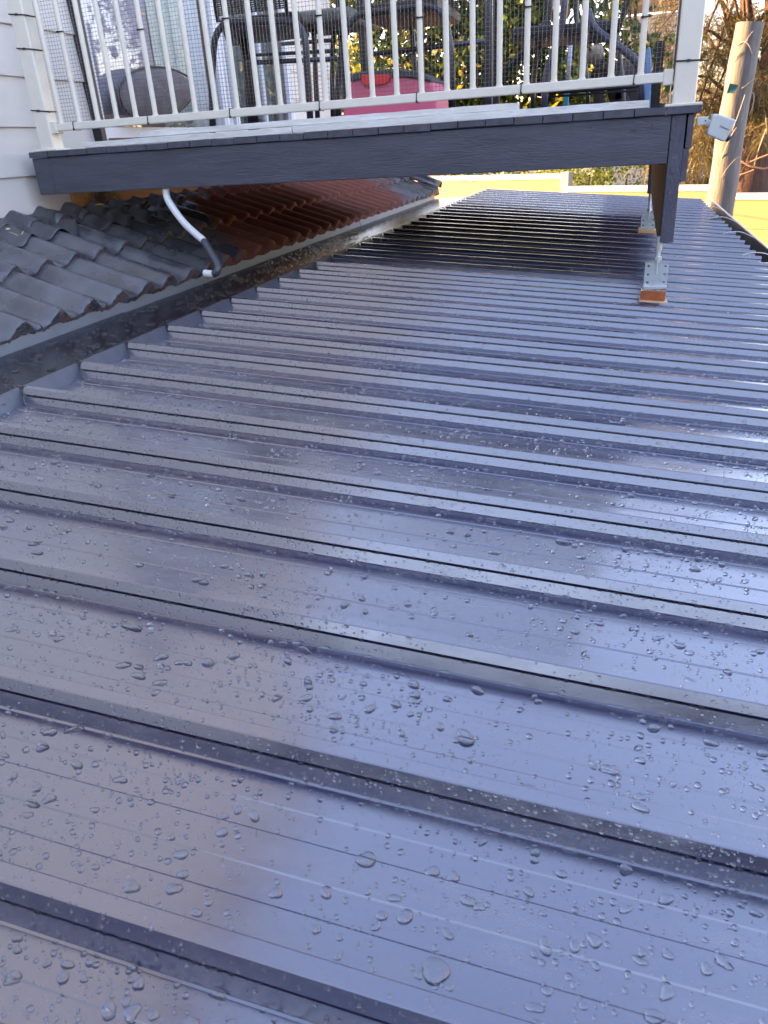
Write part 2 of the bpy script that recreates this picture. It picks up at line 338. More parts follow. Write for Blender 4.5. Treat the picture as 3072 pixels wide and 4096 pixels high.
def roll(v):
    v = (v + TP / 2) % TP - TP / 2; a = abs(v)
    if a < .060: return .040 * (.5 + .5 * math.cos(PI * a / .060)) ** .72
    if a > .074: return .003 * (a - .074) / .010
    return 0
def tile_mesh(seed, nroll=2):
    rs = np.random.default_rng(seed)
    nv = 18 * nroll; T = .028; L = TG + .06; V = []; A = []
    ls = [0, .006, .03, L]
    prof_ = [(-TP * .5 + nroll * TP * i / nv) for i in range(nv + 1)]
    lift = [.020, .021, .0195, -.003]
    for li, s_ in enumerate(ls):
        for v in prof_:
            h = roll(v) + lift[li] + (rs.normal(0, .0006) if li == 0 else 0); 
            p = TX * (s_ + (rs.normal(0, .0018) if li < 1 else 0)) + Vector((0, v, 0)) + TN * (h - (.004 if li == 0 else 0)); V.append(p); A.append(1.0 if li == 0 else 0.0)
    k = nv + 1; B0 = len(V)
    for mid in (.5, 1.0):
        for v in prof_:
            h = roll(v) * (1 - .28 * mid) + .020 - .004 - T * mid * 1.15
            V.append(TX * (rs.normal(.001, .0016) + .004 * mid) + Vector((0, v, 0)) + TN * h); A.append(1.0)
    B1 = len(V)
    for v in prof_: V.append(TX * L + Vector((0, v, 0)) + TN * (roll(v) - .003 - T)); A.append(0.)
    Fc = []
    for li in range(3): Fc += [(li * k + i, li * k + i + 1, (li + 1) * k + i + 1, (li + 1) * k + i) for i in range(nv)]
    Fc += [(B0 + i, B0 + i + 1, i + 1, i) for i in range(nv)]
    Fc += [(B0 + k + i, B0 + k + i + 1, B0 + i + 1, B0 + i) for i in range(nv)]
    Fc += [(B1 + i, B1 + i + 1, B0 + k + i + 1, B0 + k + i) for i in range(nv)]
    me = bpy.data.meshes.new('roof_tile'); me.from_pydata([tuple(p) for p in V], [], Fc); me.update()
    at2 = me.attributes.new('butt', 'FLOAT', 'POINT'); at2.data.foreach_set('value', A)
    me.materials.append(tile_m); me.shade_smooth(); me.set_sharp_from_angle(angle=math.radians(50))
    return me
troof = thing('tiled_roof', 'old wavy terracotta tile roof painted charcoal with bare red tiles under the deck', 'roof')
tmeshes = [tile_mesh(i) for i in range(6)]
TY0 = 1.809 * 1.12 - 12 * TP             # a roll crest
for c in range(4):
    base = Vector((-1.697, 0, -.467)) + TX * (TG * c)
    for i in range(23):
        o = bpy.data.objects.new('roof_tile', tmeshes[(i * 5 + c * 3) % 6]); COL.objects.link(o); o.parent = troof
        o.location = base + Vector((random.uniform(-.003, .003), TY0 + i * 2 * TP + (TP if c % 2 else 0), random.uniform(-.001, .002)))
        o.rotation_euler = (random.uniform(-.002, .002), random.uniform(-.004, .004), random.uniform(-.003, .003))
TYE = TY0 + 46 * TP
# hip/verge capping at the far end of the tiles
m = MB(); V = []
for i in range(9):
    for j in range(9):
        a = PI * j / 8; c_ = Vector((-1.70, TYE - .06, -.43)) + TX * (.16 * i)
        V.append(c_ + Vector((0, .075 * math.cos(a), 0)) + TN * (.06 * math.sin(a) + .012))
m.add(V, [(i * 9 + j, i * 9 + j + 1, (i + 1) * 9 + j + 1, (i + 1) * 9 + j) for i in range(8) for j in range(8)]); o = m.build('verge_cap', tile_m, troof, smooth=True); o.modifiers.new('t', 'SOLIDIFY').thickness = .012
m = MB(); m.prism([(0, -.03), (1.2, -.03), (1.2, -.015), (0, -.015)], TX, TN, (-1.70, -.1, -.45), (0, TYE + .1, 0)); m.build('batten_board', brown_m, troof)
# dressed lead flashing draped over the top course
lead_m = M('old_lead', (.085, .083, .088), .38, .2, var=.35, vscale=9, bump=.5, bscale=12, rvar=.12)
def lead(y0, y1, reach, seed):
    rs = random.Random(seed); V = []; na, nb_ = int((y1 - y0) / .012), 14
    wl = [rs.uniform(-1, 1) for _ in range(8)]
    for i in range(na + 1):
        yy = y0 + (y1 - y0) * i / na; rch = reach + .03 * math.sin(yy * 9 + wl[0] * 3) + .02 * math.sin(yy * 23 + wl[1])
        for j in range(nb_ + 1):
            t = j / nb_; x = -2.375 + (rch) * t
            zt = (-.467 + (-1.697 - x) * math.tan(SLT)) + .014
            course = ((-1.697 - x) / math.cos(SLT)) % TG / TG
            z = zt + roll(yy - TY0) * (.70 + .30 * t) + .02 * (1 - course) + .005 * math.sin(yy * 27 + t * 5) * (1 - t * .6) + .003 * math.sin(x * 60 + yy * 11)
            V.append((x, yy, z))
    m = MB(); m.add(V, [(i * (nb_ + 1) + j, (i + 1) * (nb_ + 1) + j, (i + 1) * (nb_ + 1) + j + 1, i * (nb_ + 1) + j + 1) for i in range(na) for j in range(nb_)])
    o = m.build('lead_flashing', lead_m, troof, smooth=True); o.modifiers.new('t', 'SOLIDIFY').thickness = .0025
lead(.8, 2.36, .235, 1); lead(2.33, 2.95, .215, 2); lead(2.93, 3.5, .23, 3)

# ---------------------------------------------------------------- house
XW = -2.36
house = thing('weatherboard_house', 'cream weatherboard house wall with a sliding door behind the balcony railing', 'house')
def clad(y0, y1, z0, z1, bottom=False):
    H = z1 - z0
    m = MB(); m.prism([(0, 0), (.014, 0), (.014, .006), (.0035, H + .006), (0, H + .006)], (1, 0, 0), (0, 0, 1), (XW, y0, z0), (0, y1 - y0, 0))
    return m.build('weatherboard', clad_m, house, bevel=.0015)
zb = [-.18, -.037] + [.143 + .18 * i for i in range(36)]
DY0, DY1 = 3.345, 5.80
for i, z in enumerate(zb[:-1]):
    z1 = zb[i + 1]
    if z < -.1: clad(-6, 3.08, z, z1)
    elif z < 0: clad(-6, DY0 + .0, z, z1); clad(DY1, 6.67, z, z1)
    elif z < 2.2: clad(-6, DY0, z, z1); clad(DY1, 6.67, z, z1)
    else: clad(-6, 6.67, z, z1)
# core wall behind the boards
m = MB()
m.box((XW - .1, (-6 + DY0) / 2, 3.15), (.198, DY0 + 6, 6.64)); m.box((XW - .1, (DY1 + 6.67) / 2, 3.15), (.198, 6.67 - DY1, 6.64)); m.box((XW - .1, (DY0 + DY1) / 2, 4.35), (.198, DY1 - DY0, 4.22))
m.box((XW - .1, (DY0 + DY1) / 2, -.07), (.198, DY1 - DY0, .2)); m.box((XW - .12, .33, -1.65), (.19, 12.66, 2.9))
m.box((XW - 2.5, 6.6, 1.7), (4.6, .12, 9.5)); m.box((XW - 2.5, -5.9, 1.7), (4.6, .12, 9.5)); m.box((XW - 4.8, .33, 1.7), (.12, 12.5, 9.5))
m.build('wall_frame', M('plaster_wall', (.42, .40, .37), .8), house)
m = MB(); m.box((XW - .02, 6.695, 3.1), (.09, .05, 6.6)); m.build('corner_board', clad_m, house)
m = MB(); m.box((XW + .009, 4.85, -.105), (.034, 3.54, .145)); 
timb_m = M('stained_pine', (.55, .30, .11), .6, 0, bump=.4, bscale=25, stretch=(1, .25, 5), col2=(.40, .19, .06), vscale=6)
n, l, b = nodes(timb_m)       # black mould patch on the timber
geo = n.new('ShaderNodeNewGeometry'); vd = n.new('ShaderNodeVectorMath'); vd.operation = 'DISTANCE'; vd.inputs[1].default_value = (XW, 3.3, -.165)
l.new(geo.outputs['Position'], vd.inputs[0]); nm = n.new('ShaderNodeTexNoise'); nm.inputs['Scale'].default_value = 22; nm.inputs['Detail'].default_value = 6; l.new(geo.outputs['Position'], nm.inputs['Vector'])
ad = n.new('ShaderNodeMath'); ad.operation = 'MULTIPLY_ADD'; l.new(nm.outputs[0], ad.inputs[0]); ad.inputs[1].default_value = .35; l.new(vd.outputs['Value'], ad.inputs[2])
mr = n.new('ShaderNodeMapRange'); l.new(ad.outputs[0], mr.inputs[0]); mr.inputs[1].default_value = .22; mr.inputs[2].default_value = .36
mxx = n.new('ShaderNodeMix'); mxx.data_type = 'RGBA'; old = b.inputs['Base Color'].links[0].from_socket
l.new(mr.outputs[0], mxx.inputs[0]); mxx.inputs[6].default_value = (.012, .009, .007, 1); l.new(old, mxx.inputs[7]); l.new(mxx.outputs[2], b.inputs['Base Color'])
m.build('bearer_timber', timb_m, house)
# eave high above
m = MB(); m.prism([(-5.0, 7.66), (-2.10, 6.52), (-2.10, 6.62), (-5.0, 7.76)], (1, 0, 0), (0, 0, 1), (0, -6.2, 0), (0, 13.1, 0)); m.build('roof', M('house_roofing', (.10, .10, .11), .6), house)
m = MB(); m.box((-2.22, .35, 6.50), (.26, 13.0, .02)); m.build('soffit', M('soffit_white', (.6, .59, .56), .7), house)
m = MB(); m.box((-2.09, .35, 6.56), (.02, 13.1, .16)); m.build('fascia', clad_m, house)
# sliding door : dark frame, white aluminium stiles, panes
m = MB(); m.box((XW + .012, DY0 + .018, 1.13), (.075, .036, 2.2)); m.build('door_frame', dark_m, house, bevel=.002)
m = MB(); m.box((XW + .012, (DY0 + DY1) / 2, 2.215), (.075, DY1 - DY0, .04)); m.build('door_head', dark_m, house)
m = MB(); m.box((XW + .005, (DY0 + DY1) / 2 + .02, .045), (.085, DY1 - DY0 - .05, .05))
for i in range(3): m.box((XW + .02 - .02 * i, (DY0 + DY1) / 2 + .02, .078), (.006, DY1 - DY0 - .06, .018))
m.build('sill_track', alu_m, house)
def stile(y, wd=.05, x=XW + .012):
    m = MB(); m.box((x, y, 1.13), (.028, wd, 2.08)); m.box((x + .017, y, 1.13), (.005, wd * .4, 2.08)); m.build('door_stile', alu_m, house, bevel=.0015)
for y, wd, x in ((3.405, .045, XW + .012), (4.68, .06, XW + .012), (4.80, .035, XW - .02), (4.90, .05, XW - .02), (5.74, .07, XW + .012), (5.35, .02, XW - .02)): stile(y, wd, x)
for (ya, yb, x) in ((3.43, 4.65, XW + .006), (4.93, 5.70, XW - .024)):
    m = MB(); m.box((x, (ya + yb) / 2, 1.14), (.005, yb - ya, 2.05)); m.build('glass_pane', pane_m, house)
    m = MB(); m.box((x, (ya + yb) / 2, .12), (.026, yb - ya, .045)); m.build('bottom_rail', alu_m, house)
m = MB(); m.box((XW - .9, 4.6, -.03), (1.6, 2.5, .04)); m.build('inside_floor', M('inside_carpet', (.28, .26, .26), .9), house)
# curtains behind the glass
def folds(name, y0, y1, x, z0, z1, amp, per, mat, label, cat='curtain', bot=0):
    na = int((y1 - y0) / .008); nz = 10; V = []
    for i in range(na + 1):
        yy = y0 + (y1 - y0) * i / na; t = i / na
        for j in range(nz + 1):
            q = j / nz; V.append((x + amp * math.sin(2 * PI * yy / per + .4 * math.sin(yy * 40)) * (.7 + .3 * math.sin(q * 3 + yy * 3)), yy, z0 + bot * t + (z1 - z0) * q))
    m = MB(); m.add(V, [(i * (nz + 1) + j, (i + 1) * (nz + 1) + j, (i + 1) * (nz + 1) + j + 1, i * (nz + 1) + j + 1) for i in range(na) for j in range(nz)])
    o = m.build(name, mat, smooth=True); o.modifiers.new('t', 'SOLIDIFY').thickness = .003
    return tag(o, label, cat)
folds('curtain', 4.17, 4.64, XW - .055, .10, 2.1, .010, .09, M('sheer_white', (.74, .74, .80), .8), 'white sheer curtain hanging in folds at the open side of the door')
folds('curtain', 4.05, 4.40, XW - .03, .11, 2.1, .006, .12, M('pale_green_vinyl', (.50, .55, .56), .35), 'pale grey-green translucent strip curtain beside the lilac blanket')
folds('curtain', 4.94, 5.72, XW - .10, .08, 2.1, .030, .13, M('grey_drape', (.16, .17, .18), .8), 'dark grey pleated drape behind the far glass door panel')
m = MB(); m.box((XW - .06, 4.82, 1.1), (.006, .28, 2.0)); tag(m.build('roller_blind', M('blue_grey_blind', (.36, .41, .46), .5)), 'blue-grey flat blind panel between the white curtain and dark drape', 'blind')
# lilac fleece hanging inside, drawn in towards the bottom
fle = M('lilac_fleece', (.44, .39, .47), .95, bump=1.0, bscale=45, var=.12, vscale=10)
V = []; na, nz = 40, 26
for i in range(na + 1):
    for j in range(nz + 1):
        q = j / nz; t = i / na; z = .20 + 1.7 * q
        ya = 3.50 - .10 * min(1, q * 3); yb = 4.10 + .10 * min(1, q * 2)
        V.append((XW - .035 + .012 * math.sin(t * 17 + q * 4) + .01 * math.sin(q * 11 + t * 3), ya + (yb - ya) * t, z))
m = MB(); m.add(V, [(i * (nz + 1) + j, (i + 1) * (nz + 1) + j, (i + 1) * (nz + 1) + j + 1, i * (nz + 1) + j + 1) for i in range(na) for j in range(nz)])
o = m.build('blanket', fle, smooth=True); o.modifiers.new('t', 'SOLIDIFY').thickness = .006; tag(o, 'lilac fleece blanket hanging inside the glass door', 'blanket')
# round grey cushion slumped against the glass
V = []; na, nr = 40, 10
cc = Vector((XW + .075, 3.85, .30))
for i in range(na):
    a = 2 * PI * i / na
    for j in range(nr + 1):
        ph = PI * j / nr; r_ = math.sin(ph)
        yy = .36 * r_ * math.cos(a); zz = (.105 if math.sin(a) > 0 else .125) * r_ * math.sin(a) * (1 - .18 * math.cos(a)) + .08 * r_ * math.cos(a) * .45
        V.append(cc + Vector((.042 * math.cos(ph) + .004 * math.sin(yy * 60), yy, zz)))
m = MB(); m.add(V, [(i * (nr + 1) + j, ((i + 1) % na) * (nr + 1) + j, ((i + 1) % na) * (nr + 1) + j + 1, i * (nr + 1) + j + 1) for i in range(na) for j in range(nr)])
cush = m.build('cushion', M('grey_felt', (.13, .115, .125), .9, bump=.7, bscale=50, var=.25, vscale=14), smooth=True); tag(cush, 'round grey pet cushion with a dark piped rim against the glass door', 'cushion')
m = MB(); m.tube([cc + Vector((.012, .362 * math.cos(a), (.107 if math.sin(a) > 0 else .127) * math.sin(a) * (1 - .18 * math.cos(a)) + .0365 * math.cos(a))) for a in np.linspace(0, 2 * PI, 41)], .005, 5)
m.build('piping', black_m, cush, smooth=True)

# ---------------------------------------------------------------- deck
ca, sa = math.cos(.03810823), math.sin(.03810823)
BN = Vector((sa, ca, 0)); BX = Vector((ca, -sa, 0)); DB = 2.713464
def bm_(t, off, z): return BX * t + BN * (DB + off) + Vector((0, 0, z))    # t along beam, off away from camera
UPV = Vector((0, 0, 1))
deck = thing('balcony_deck', 'charcoal painted timber balcony deck on steel stirrups above the steel roof', 'deck')
def dbox(mb, t0, t1, o0, o1, z0, z1):
    V = [bm_(t, o_, z) for t in (t0, t1) for o_ in (o0, o1) for z in (z0, z1)]
    return mb.add(V, [(0, 1, 3, 2), (4, 6, 7, 5), (0, 4, 5, 1), (2, 3, 7, 6), (0, 2, 6, 4), (1, 5, 7, 3)])
m = MB(); dbox(m, -2.305, .019, 0, .045, -.1075, .0265); m.build('front_beam', deckpaint_m, deck, bevel=.003, seg=2)
m = MB(); dbox(m, -2.3885, -2.307, .002, .045, -.1085, .0265); m.build('beam_end_block', deckpaint_m, deck, bevel=.003)
DEP = 2.45
def reeded(t0, z, dz, lenoff):
    # deck board: reeded underside
    poly = [(0, 0)]; k_ = 15; wd = .0893
    poly = [(0, .0215), (0, .001)]
    for i in range(k_): poly += [(wd * (i + .25) / k_, 0), (wd * (i + .75) / k_, .0022)]
    poly += [(wd, .001), (wd, .0215)]
    mb = MB(); mb.prism(poly, BX, UPV, bm_(t0, lenoff, z), BN * (DEP - lenoff)); return mb
SB = .033905 * (.092 / .033905)
t = -2.3865; i = 0
bd0 = None
rs = random.Random(4)
while t < .05:
    lo = rs.uniform(-.012, -.006); dz = rs.uniform(-.0005, .0012)
    if 18 <= i <= 20: dz += .0025
    o = reeded(t, .0275 + dz, 0, lo).build('deck_board', boardpaint_m, deck, bevel=.0012)
    t += SB; i += 1
# corner board and side screen boards
m = MB(); m.prism([(.023, 0), (.023, .022), (.103, .022), (.103, .001)] + [(.103 - .08 * (q + .5) / 14, .0022 * (q % 2)) for q in range(14)], BX, UPV, bm_(0, -.008, .0285), BN * DEP); m.build('deck_board', boardpaint_m, deck, bevel=.0012)
m = MB(); dbox(m, .021, .0625, .001, .045, -.340, .0265); m.build('corner_leg', legpaint_m, deck, bevel=.003, seg=2)
def side_reed(z0, z1, t0, name='side_board'):
    poly = [(.019, z0), (.019, z1), (.001, z1)]; k_ = 12
    for q in range(k_): poly += [(.0, z1 - (z1 - z0) * (q + .25) / k_), (.0022, z1 - (z1 - z0) * (q + .75) / k_)]
    poly += [(.001, z0)]
    mb = MB(); mb.prism(poly, BX, UPV, bm_(t0, 0.002, 0), BN * DEP); mb.build(name, boardpaint_m, deck, bevel=.001)
side_reed(-.066, .0265, .0665); side_reed(-.160, -.0675, .0615)
# side joist under the right edge, deep at the back of the leg and cut back to its foot
m = MB(); m.prism([(.0445, .0255), (.0445, -.338), (.20, -.345), (.50, -.335), (.78, -.318), (1.10, -.296), (1.35, -.255), (1.55, -.20), (1.75, -.12), (DEP, -.11), (DEP, .0255)], (0, 1, 0), UPV, bm_(.0215, 0, 0) + Vector((-.001, 0, 0)), (.034, 0, 0)); m.build('side_joist', brown_m, deck)
for q in range(1, 6):
    m = MB(); dbox(m, -2.33, .02, DEP * q / 5 - .045, DEP * q / 5, -.08, .0265); m.build('joist', brown_m, deck)
m = MB(); dbox(m, -2.31, -2.27, .045, DEP - .045, -.10, .0265); m.build('ledger', brown_m, deck)
# back leg
m = MB(); dbox(m, -.055, -.012, 1.97, 2.01, -.33, -.08); m.build('back_leg', legpaint_m, deck, bevel=.003)
# stirrup: rod, nut, plate with six holes, packers
def stirrup(c, zbase, ztop, pw=.074, ph=.088, blk=True):
    # c: xy centre ; zbase top of packers
    c = Vector((c[0], c[1], 0)); 
    br = MB(); hole_r = .0052; nx = 2; nz = 3
    # plate as grid of quads round hexagonal holes
    th = .005; Vf = []; Ff = []
    cells_x = [-pw / 2, 0, pw / 2]; cells_z = [zbase + ph * q / 3 for q in range(4)]
    for ix in range(2):
        for iz in range(3):
            x0, x1 = cells_x[ix], cells_x[ix + 1]; z0, z1 = cells_z[iz], cells_z[iz + 1]
            hx = (-.026, .026)[ix]; hz = (z0 + z1) / 2 + (.002 if iz else .004)
            ring = []; K = 12
            sq = [(x1, hz), (x1, z1), (hx, z1), (x0, z1), (x0, hz), (x0, z0), (hx, z0), (x1, z0)]
            hl = [(hx + hole_r * math.cos(2 * PI * q / 16), hz + hole_r * math.sin(2 * PI * q / 16)) for q in range(16)]
            for side, yo in ((0, -th / 2), (1, th / 2)):
                nb0 = len(Vf)
                for (x, z) in sq: Vf.append(c + BX * x + BN * yo + UPV * z)
                for (x, z) in hl: Vf.append(c + BX * x + BN * yo + UPV * z)
                for q in range(8):
                    f_ = (nb0 + q, nb0 + (q + 1) % 8, nb0 + 8 + ((q + 1) * 2) % 16, nb0 + 8 + q * 2 + 1, nb0 + 8 + q * 2)
                    Ff.append(f_ if side == 0 else f_[::-1])
            nb1 = nb0; nb0 = nb1 - 24
            for q in range(16): Ff.append((nb0 + 8 + q, nb0 + 8 + (q + 1) % 16, nb1 + 8 + (q + 1) % 16, nb1 + 8 + q))
    br.add(Vf, Ff); br.bar(c + UPV * (zbase + ph) - BX * pw / 2, c + UPV * (zbase + ph) + BX * pw / 2, th, .002)
    br.bar(c + UPV * (zbase + .0035) - BX * pw / 2 + BN * -.006, c + UPV * (zbase + .0035) + BX * pw / 2 + BN * -.006, .022, .007)
    st = br.build('stirrup', galv_m, deck, auto=True)
    rod = MB(); rod.tube([c + UPV * (zbase + ph - .004) + BN * -.001, c + UPV * (ztop - .03)], .0075, 12); rod.tube([c + UPV * (ztop - .033), c + UPV * (ztop + .012)], .0105, 12)
    rod.tube([c + UPV * (zbase + ph + .0) , c + UPV * (zbase + ph * .55)], .0045, 8); rod.build('threaded_rod', galv_m, st, auto=True)
    nut = MB(); nut.tube([c + UPV * (zbase + ph + .006), c + UPV * (zbase + ph + .019)], .0135, 6); nut.build('nut', galv_m, st, bevel=.001)
    return st
c1 = bm_(.020, .03, 0)
zt1 = D0_TOP = None
def ztop_at(x, h=0): return (D0 + h - math.sin(AL) * x) / math.cos(AL)
zr1 = ztop_at(c1.x)
st1 = stirrup((c1.x, c1.y), zr1 + .042, -.335, ph=.083)
woodpale = M('ply_edge', (.62, .42, .26), .6, var=.15, vscale=30)
m = MB(); m.box(c1 + Vector((-.002, -.004, zr1 + .0025)), (.090, .06, .005), Matrix.Rotation(AL, 3, 'Y')); m.build('ply_packer', woodpale, deck)
m = MB(); m.box(c1 + Vector((-.004, 0, zr1 + .0205)), (.078, .046, .031), Matrix.Rotation(.06, 3, 'Y')); m.build('timber_packer', orange_m, deck, bevel=.0015)
m = MB(); m.box(c1 + Vector((-.002, .001, zr1 + .0385)), (.076, .044, .0045), Matrix.Rotation(.05, 3, 'Y')); m.build('burnt_packer', M('charred', (.05, .03, .02), .8, col2=(.5, .42, .35), vscale=60), deck)
c2 = bm_(-.035, 1.99, 0); zr2 = ztop_at(c2.x)
stirrup((c2.x, c2.y), zr2 + .018, -.33)
m = MB(); m.box(c2 + Vector((0, 0, zr2 + .009)), (.094, .09, .018), Matrix.Rotation(AL, 3, 'Y')); m.build('timber_packer', M('fresh_pine', (.66, .38, .19), .6, var=.15, vscale=30), deck)
# coach bolts and nail heads
for tt, zz in ((-.085, -.002), (-.030, -.001), (.038, -.128), (-2.30, .007), (-2.255, .009)):
    m = MB(); m.tube([bm_(tt, -.0035, zz), bm_(tt, .002, zz)], .0055, 10); m.tube([bm_(tt, -.0015, zz), bm_(tt, .002, zz)], .0085, 12); m.build('bolt_head', legpaint_m, deck, smooth=False)

# ---------------------------------------------------------------- railing
rail = thing('balcony_railing', 'white aluminium balcony railing with round pickets and wire mesh along the front', 'railing')
RO = .035
def square_post(t, off, parent, yaw):
    c = bm_(t, off, 0); rot = Matrix.Rotation(yaw, 3, 'Z')
    mb = MB(); mb.box((c.x, c.y, .60), (.065, .065, 1.10), rot); p_ = mb.build('post', white_m, parent, bevel=.006, seg=3)
    mb = MB(); mb.box((c.x, c.y, .053), (.105, .09, .008), rot); mb.build('base_plate', white_m, p_, bevel=.002)
    mb = MB(); mb.box((c.x, c.y, 1.155), (.07, .07, .012), rot); mb.build('post_cap', white_m, p_, bevel=.004)
    return c
square_post(-2.302, RO, rail, -.038); square_post(.008 + .042, RO, rail, -.038)
T0, T1 = -2.265, .008
def rbar(name, z, hz, wd):
    mb = MB(); dbox(mb, T0, T1, RO - wd / 2, RO + wd / 2, z - hz / 2, z + hz / 2); mb.build(name, white_m, rail, bevel=.003, seg=2)
rbar('bottom_rail', .1295, .0262, .036); rbar('top_rail', 1.06, .04, .05)
for tt in (T0 + .006, T1 - .006):
    mb = MB(); dbox(mb, tt - .016, tt + .012, RO - .022, RO + .022, .108, .150); mb.build('rail_bracket', white_m, rail, bevel=.002)
pk = []
mb = MB(); mb.tube([(0, 0, .142), (0, 0, 1.045)], .0093, 14); mb.tube([(0, 0, .1425), (0, 0, .1475)], .0112, 14); pk0 = mb.build('picket', white_m, rail, auto=True)
px_bot = [246, 319, 395, 469, 545, 625, 704, 785, 868, 952, 1039, 1125, 1217, 1308, 1399, 1494, 1591, 1688, 1790, 1894, 1999, 2108, 2217, 2330, 2443, 2561]
def rail_t(x, y):
    r = ray(x, y); q = Vector(r * (DB + RO) / (r[0] * sa + r[1] * ca)); return q.dot(BX), q.z
ts = [rail_t(x, 494 - (x - 220) * .0836)[0] for x in px_bot]
st_ = (ts[-1] - ts[0]) / 25
for i in range(26):
    tt = ts[0] + st_ * i; p = bm_(tt, RO, 0)
    if i == 0: pk0.location = p
    else: inst(pk0, p, rail)
# wire mesh, 12.5 mm squares, fixed behind the pickets
WV = []; 
def wires(t0, t1, z0, z1, fn, name, parent):
    mb = MB(); r_ = .00068
    nt_ = int((t1 - t0) / .0127)
    for i in range(nt_ + 1):
        tt = t0 + i * .0127; a_ = fn(tt, z0); b_ = fn(tt, z1); mid = fn(tt, (z0 + z1) / 2)
        mb.tube([a_, mid, b_], r_, 3, caps=False)
    nz_ = int((z1 - z0) / .0127)
    K = max(2, int((t1 - t0) / .15))
    for j in range(nz_ + 1):
        zz = z0 + j * .0127
        mb.tube([fn(t0 + (t1 - t0) * q / K, zz) for q in range(K + 1)], r_, 3, caps=False)
    o = mb.build(name, wire_m, parent); o['kind'] = 'stuff'; return o
def fmesh(tt, z):
    return bm_(tt + .012 * (z - .15), RO + .014 + .003 * math.sin(tt * 4.1) + .002 * math.sin(tt * 9 + z * 7), z + .004 * math.sin(tt * 2.7) + .0025 * math.sin(tt * 7))
wires(-2.262, .012, .135, 1.05, fmesh, 'wire_mesh', rail)
# cable ties round the bottom rail, the pickets and the posts
def tie_rect(t, z, hw, hz, off, axis):
    mb = MB()
    if axis == 'h':      # loop round bottom rail (in the off-z plane)
        P = [bm_(t, off - hw, z - hz), bm_(t + .002, off - hw, z + hz), bm_(t, off + hw, z + hz), bm_(t, off + hw, z - hz)]
        for a_, b_ in zip(P, P[1:] + P[:1]): mb.bar(a_, b_, .0032, .0014, up=(b_ - a_).cross(BX))
        mb.box(bm_(t + .002, off - hw - .001, z - hz * .8), (.006, .005, .006))
    mb.build('cable_tie', black_m, rail)
for x, y in ((304, 500), (601, 478), (928, 455), (1285, 430), (1671, 395), (2086, 355), (2535, 312)):
    tt, zz = rail_t(x, y); tie_rect(tt, .1295, .0195, .0148, RO, 'h')
def tie_ring(c, z, r_, tilt=0, sq=None):
    mb = MB()
    if sq:
        h_ = sq / 2 + .0015; P = [c + Vector((a_ * h_, b_ * h_, z + tilt * a_)) for a_, b_ in ((-1, -1), (1, -1), (1, 1), (-1, 1))]
        for a_, b_ in zip(P, P[1:] + P[:1]): mb.bar(a_, b_, .0015, .0045)
        mb.box(c + Vector((0, -h_ - .002, z)), (.010, .005, .007)); mb.bar(P[1], P[1] + Vector((.02, -.002, -.004)), .0015, .0045)
    else:
        P = [c + Vector((r_ * math.cos(a), r_ * math.sin(a), z + tilt * math.cos(a))) for a in np.linspace(0, 2 * PI, 13)]
        for a_, b_ in zip(P[:-1], P[1:]): mb.bar(a_, b_, .0015, .004)
        mb.box(c + Vector((-.006, -r_ - .001, z)), (.007, .006, .006)); mb.bar(c + Vector((.002, -r_ - .003, z)), c + Vector((.016, -r_ - .004, z - .001)), .0015, .004)
    mb.build('cable_tie', black_m, rail)
for x, y in ((243, 128), (567, 119), (907, 75), (1282, 63), (1683, 71), (2113, 29), (2576, 69)):
    tt, zz = rail_t(x, y); i = round((tt - .008 * zz - ts[0]) / st_); tie_ring(bm_(ts[0] + st_ * max(0, min(25, i)), RO, 0), zz, .0105, .001)
for x, y in ((95, 62), (125, 198), (180, 444)):
    tt, zz = rail_t(x, y); tie_ring(bm_(-2.302, RO, 0), zz, 0, -.004, .065)
tie_ring(bm_(.05, RO, 0), rail_t(2700, 250)[1], 0, -.001, .065)
# return railing along the right side
rail2 = thing('side_railing', 'side railing of the balcony with wire mesh seen edge-on at the right post', 'railing')
def side(off, z, dt=0): return bm_(.05 + dt, RO + off, z)
mb = MB(); mb.bar(side(.03, .13), side(2.25, .13), .036, .026); mb.build('bottom_rail', white_m, rail2)
mb = MB(); mb.bar(side(.03, 1.06), side(2.25, 1.06), .05, .04); mb.build('top_rail', white_m, rail2)
mb = MB(); mb.tube([(0, 0, .142), (0, 0, 1.045)], .0093, 10); sp0 = mb.build('picket', white_m, rail2, auto=True)
for i in range(22):
    p = side(.12 + .095 * i, 0)
    if i == 0: sp0.location = p
    else: inst(sp0, p, rail2)
wires(0.035, 2.2, .135, 1.05, lambda tt, z: side(tt, z, -.022 - .01 * abs(math.sin(tt * 3))), 'wire_mesh', rail2)
cpost = side(2.28, 0)
mb = MB(); mb.box((cpost.x, cpost.y, .60), (.065, .065, 1.10)); mb.build('post', white_m, rail2, bevel=.005)

# weathered white planks lying along the deck edge
def plank(t0, t1, o0, o1, z0, z1, label, lift=0):
    mb = MB(); N_ = 24; V = []; rs2 = random.Random(int(abs(t0) * 1000))
    for i in range(N_ + 1):
        t_ = t0 + (t1 - t0) * i / N_; j = [rs2.uniform(-.0009, .0009) for _ in range(4)]
        zz = lift * i / N_
        V += [bm_(t_, o0 + j[0], z0 + zz), bm_(t_, o0 + j[1], z1 + zz + j[1]), bm_(t_, o1, z1 + zz + j[2]), bm_(t_, o1, z0 + zz)]
    Fc = [(i * 4 + j, i * 4 + (j + 1) % 4, (i + 1) * 4 + (j + 1) % 4, (i + 1) * 4 + j) for i in range(N_) for j in range(4)] + [(3, 2, 1, 0), (N_ * 4, N_ * 4 + 1, N_ * 4 + 2, N_ * 4 + 3)]
    mb.add(V, Fc); return tag(mb.build('plank', plank_m, bevel=.001), label, 'plank', 'weathered planks along the deck edge')
